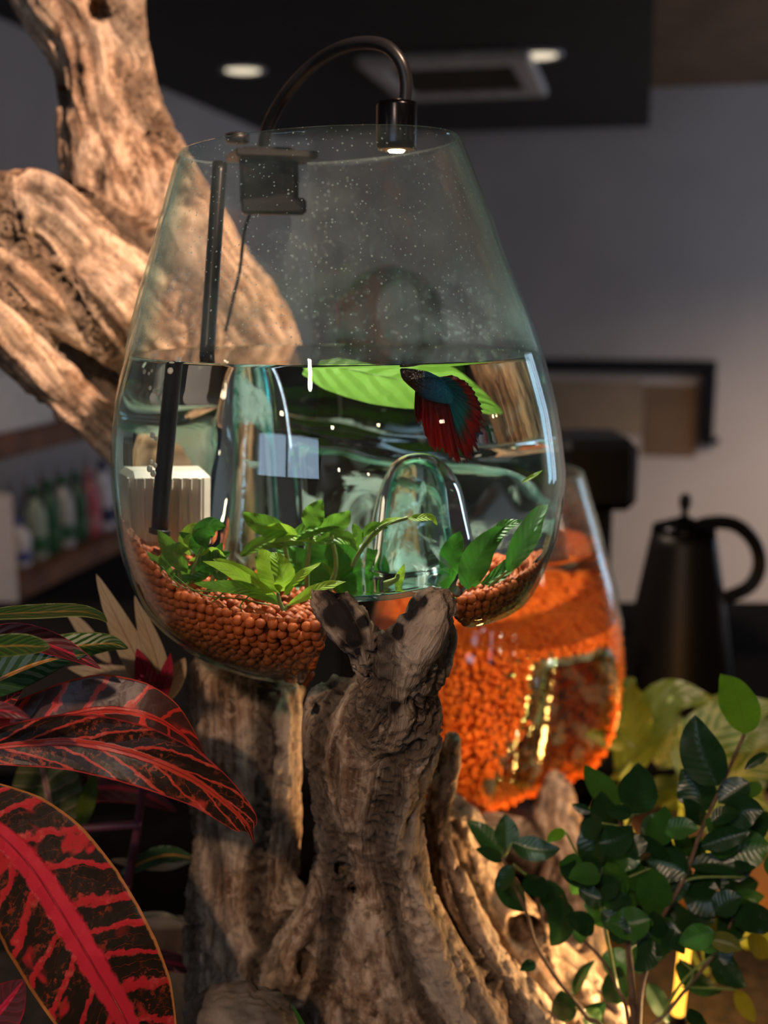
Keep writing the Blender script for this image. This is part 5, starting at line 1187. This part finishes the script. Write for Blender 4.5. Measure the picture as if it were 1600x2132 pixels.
for p in ([(1480, 2060, 1.0), (1400, 1900, 1.0), (1300, 1700, .99), (1290, 1640, PD)], [(1225, 1700, 1.0), (1260, 1640, 1.0), (1330, 1560, PD), (1400, 1450, PD)], [(1290, 1620, PD), (1340, 1560, PD), (1370, 1530, PD)], [(1480, 2060, 1.0), (1450, 1900, 1.0), (1400, 1750, 1.0), (1440, 1700, PD)], [(1440, 1900, 1.0), (1420, 1750, 1.0), (1420, 1620, PD - .03)], [(1420, 1800, 1.0), (1380, 1690, PD)], [(1440, 1860, 1.0), (1500, 1700, .96), (1500, 1560, PD)], [(1480, 2060, 1.0), (1530, 1960, PD - .05)]):
    stem(p, .0022, M['stemg'], o)

# amber-lit round table and glowing lamp tube behind the shrub
TD = 1.25
tc = np.array([X(1570, TD), 1.25, CH - .62]); tz = tc[2]
o = empty('round_table', (tc[0], tc[1], 0), 'round amber-lit wooden side table behind the shrub at the right', 'table')
v, f = lathe((tc[0], tc[1], tz), [(.12, -.03), (.14, -.027), (.145, -.02), (.145, -.004), (.142, 0), (.0005, 0)], 48); mesh('table_top', v, f, M['table'], o)
v, f = lathe((tc[0], tc[1], 0), [(.10, 0), (.10, .015), (.02, .03), (.02, tz - .03)], 32); mesh('pedestal', v, f, M['dark_cab'], o)
a_ = at(1432, 1985, .84)
o = empty('tube_lamp', at(1404, 2230, .84), 'glowing amber tube lamp standing among the plants at lower right', 'lamp')
v, f = tube([at(1432, 1905, .84), at(1424, 2000, .84), at(1412, 2110, .84)], .0052, 12, 24); mesh('glow_tube', v, f, M['amber'], o)
v, f = tube([at(1412, 2110, .84), at(1408, 2160, .84), at(1404, 2230, .84)], .008, 12, 12); mesh('lamp_base', v, f, M['black'], o)
v, f = tube([at(1432, 1905, .84), at(1433, 1897, .84)], .006, 12, 8); mesh('end_cap', v, f, M['black'], o)
point('amber_light', at(1445, 1960, .87), 2.6, (1.0, 0.50, 0.12), .02)
o = empty('uplight', at(1560, 2330, .70), 'small black uplight below the shrub warming the driftwood', 'lamp')
ub = at(1560, 2330, .70)
v, f = lathe(ub, [(.018, -.02), (.02, 0), (.02, .02), (.016, .022)], 24); mesh('housing', v, f, M['black'], o)
v, f = lathe(ub, [(.0005, .0215), (.015, .0215), (.015, .023), (.0005, .023)], 24); mesh('lens', v, f, M['amber'], o)
spot('uplight_light', ub + np.array([0, 0, .026]), at(1110, 1990, .73), 22.0, (1.0, 0.60, 0.26), 80, .8, .015)

# stand plate under rear bowl
c = (X(1015, RD), RD, Z(1712, RD)); o = empty('bowl_stand', c, 'dark round stand plate under the rear bowl of orange gravel', 'stand')
v, f = lathe(c, [(.03, 0), (.052, .004), (.055, .012), (.05, .016), (.03, .018)], 40); mesh('plate', v, f, M['black'], o)
v, f = lathe((c[0], c[1], Z(1850, RD)), [(.03, 0), (.02, .02), (.02, c[2] - Z(1850, RD) + .002)], 24); mesh('foot', v, f, M['black'], o)

# bark lump, grass blade, soil bed, planter
v, f = ico(5); bl = at(500, 2125, .56); n3 = fbm(v * 2.2, 4)[:, None] * .32 + fbm(v * 7, 3)[:, None] * .12
vv = v * (1 + n3) * np.array([.030, .022, .017]) + bl
tag(mesh('bark_chunk', vv, f, M['bark']), 'rough grey-brown bark lump at the foot of the driftwood', 'bark')
lf = leaf('grass_blade', [(645, 2180, .52), (632, 2140, .52), (618, 2110, .52), (606, 2088, .52)], 8, M['ficus2'], None, roll=.1, shape=[1, .9, .7, .4, .02]); tag(lf, 'short green blade tip poking up beside the bark lump', 'grass')
SZ = CH - .64
xs_ = np.linspace(-.62, .66, 70); ys_ = np.linspace(.38, 1.04, 60); gxx, gyy = np.meshgrid(xs_, ys_); pts = np.stack([gxx.ravel(), gyy.ravel(), np.zeros(gxx.size)], 1)
pts[:, 2] = SZ + .012 * fbm(pts * 14, 4)
f = [(j * 70 + i, j * 70 + i + 1, (j + 1) * 70 + i + 1, (j + 1) * 70 + i) for j in range(59) for i in range(69)]
tag(mesh('soil', pts, f, M['soil']), 'dark soil bed the plants and driftwood stand in', 'soil', kind='stuff')
o = empty('planter', (0.02, .72, 0), 'dark wooden planter holding the soil, driftwood and plants', 'planter')
for nm, a in (('front_panel', (-.64, .68, .36, .38)), ('back_panel', (-.64, .68, 1.05, 1.07)), ('side_panel', (-.64, -.62, .38, 1.05)), ('side_panel', (.66, .68, .38, 1.05))):
    setbox(nm, *a, -CH, SZ - CH + .02, M['planter'], o, .002)
setbox('base_panel', -.62, .66, .38, 1.05, -CH + .05, -.70, M['planter'], o)

# pendant bulbs added unseen behind the camera to make more glints on the glass
pl = [(-0.6, -0.9, .50), (0.2, -1.1, .42), (0.9, -0.8, .46), (1.5, 0.1, .40), (-1.3, -0.3, .44), (2.0, 1.2, .38), (0.5, -1.9, .2), (1.2, -1.8, .15)]
for i, (x, y, z) in enumerate(pl):
    c = RM(x, y, z); o = empty('glint_pendant', c, 'bare warm pendant bulb added unseen behind the viewpoint for glints', 'lamp', 'pendant bulbs added for glints')
    v, f = ico(2); mesh('bulb', v * .022 + c, f, M['pendant'], o)
    v, f = tube([c + np.array([0, 0, .02]), c + np.array([0, 0, .06])], .012, 12, 8); mesh('socket', v, f, M['black'], o)
    topz = CH + (1.0 if x < 0 else ZC) * KR; v, f = tube([c + np.array([0, 0, .06]), np.array([c[0], c[1], topz])], .003, 6, 8); mesh('cord', v, f, M['black'], o)

for ob in bpy.data.objects: clean(ob)
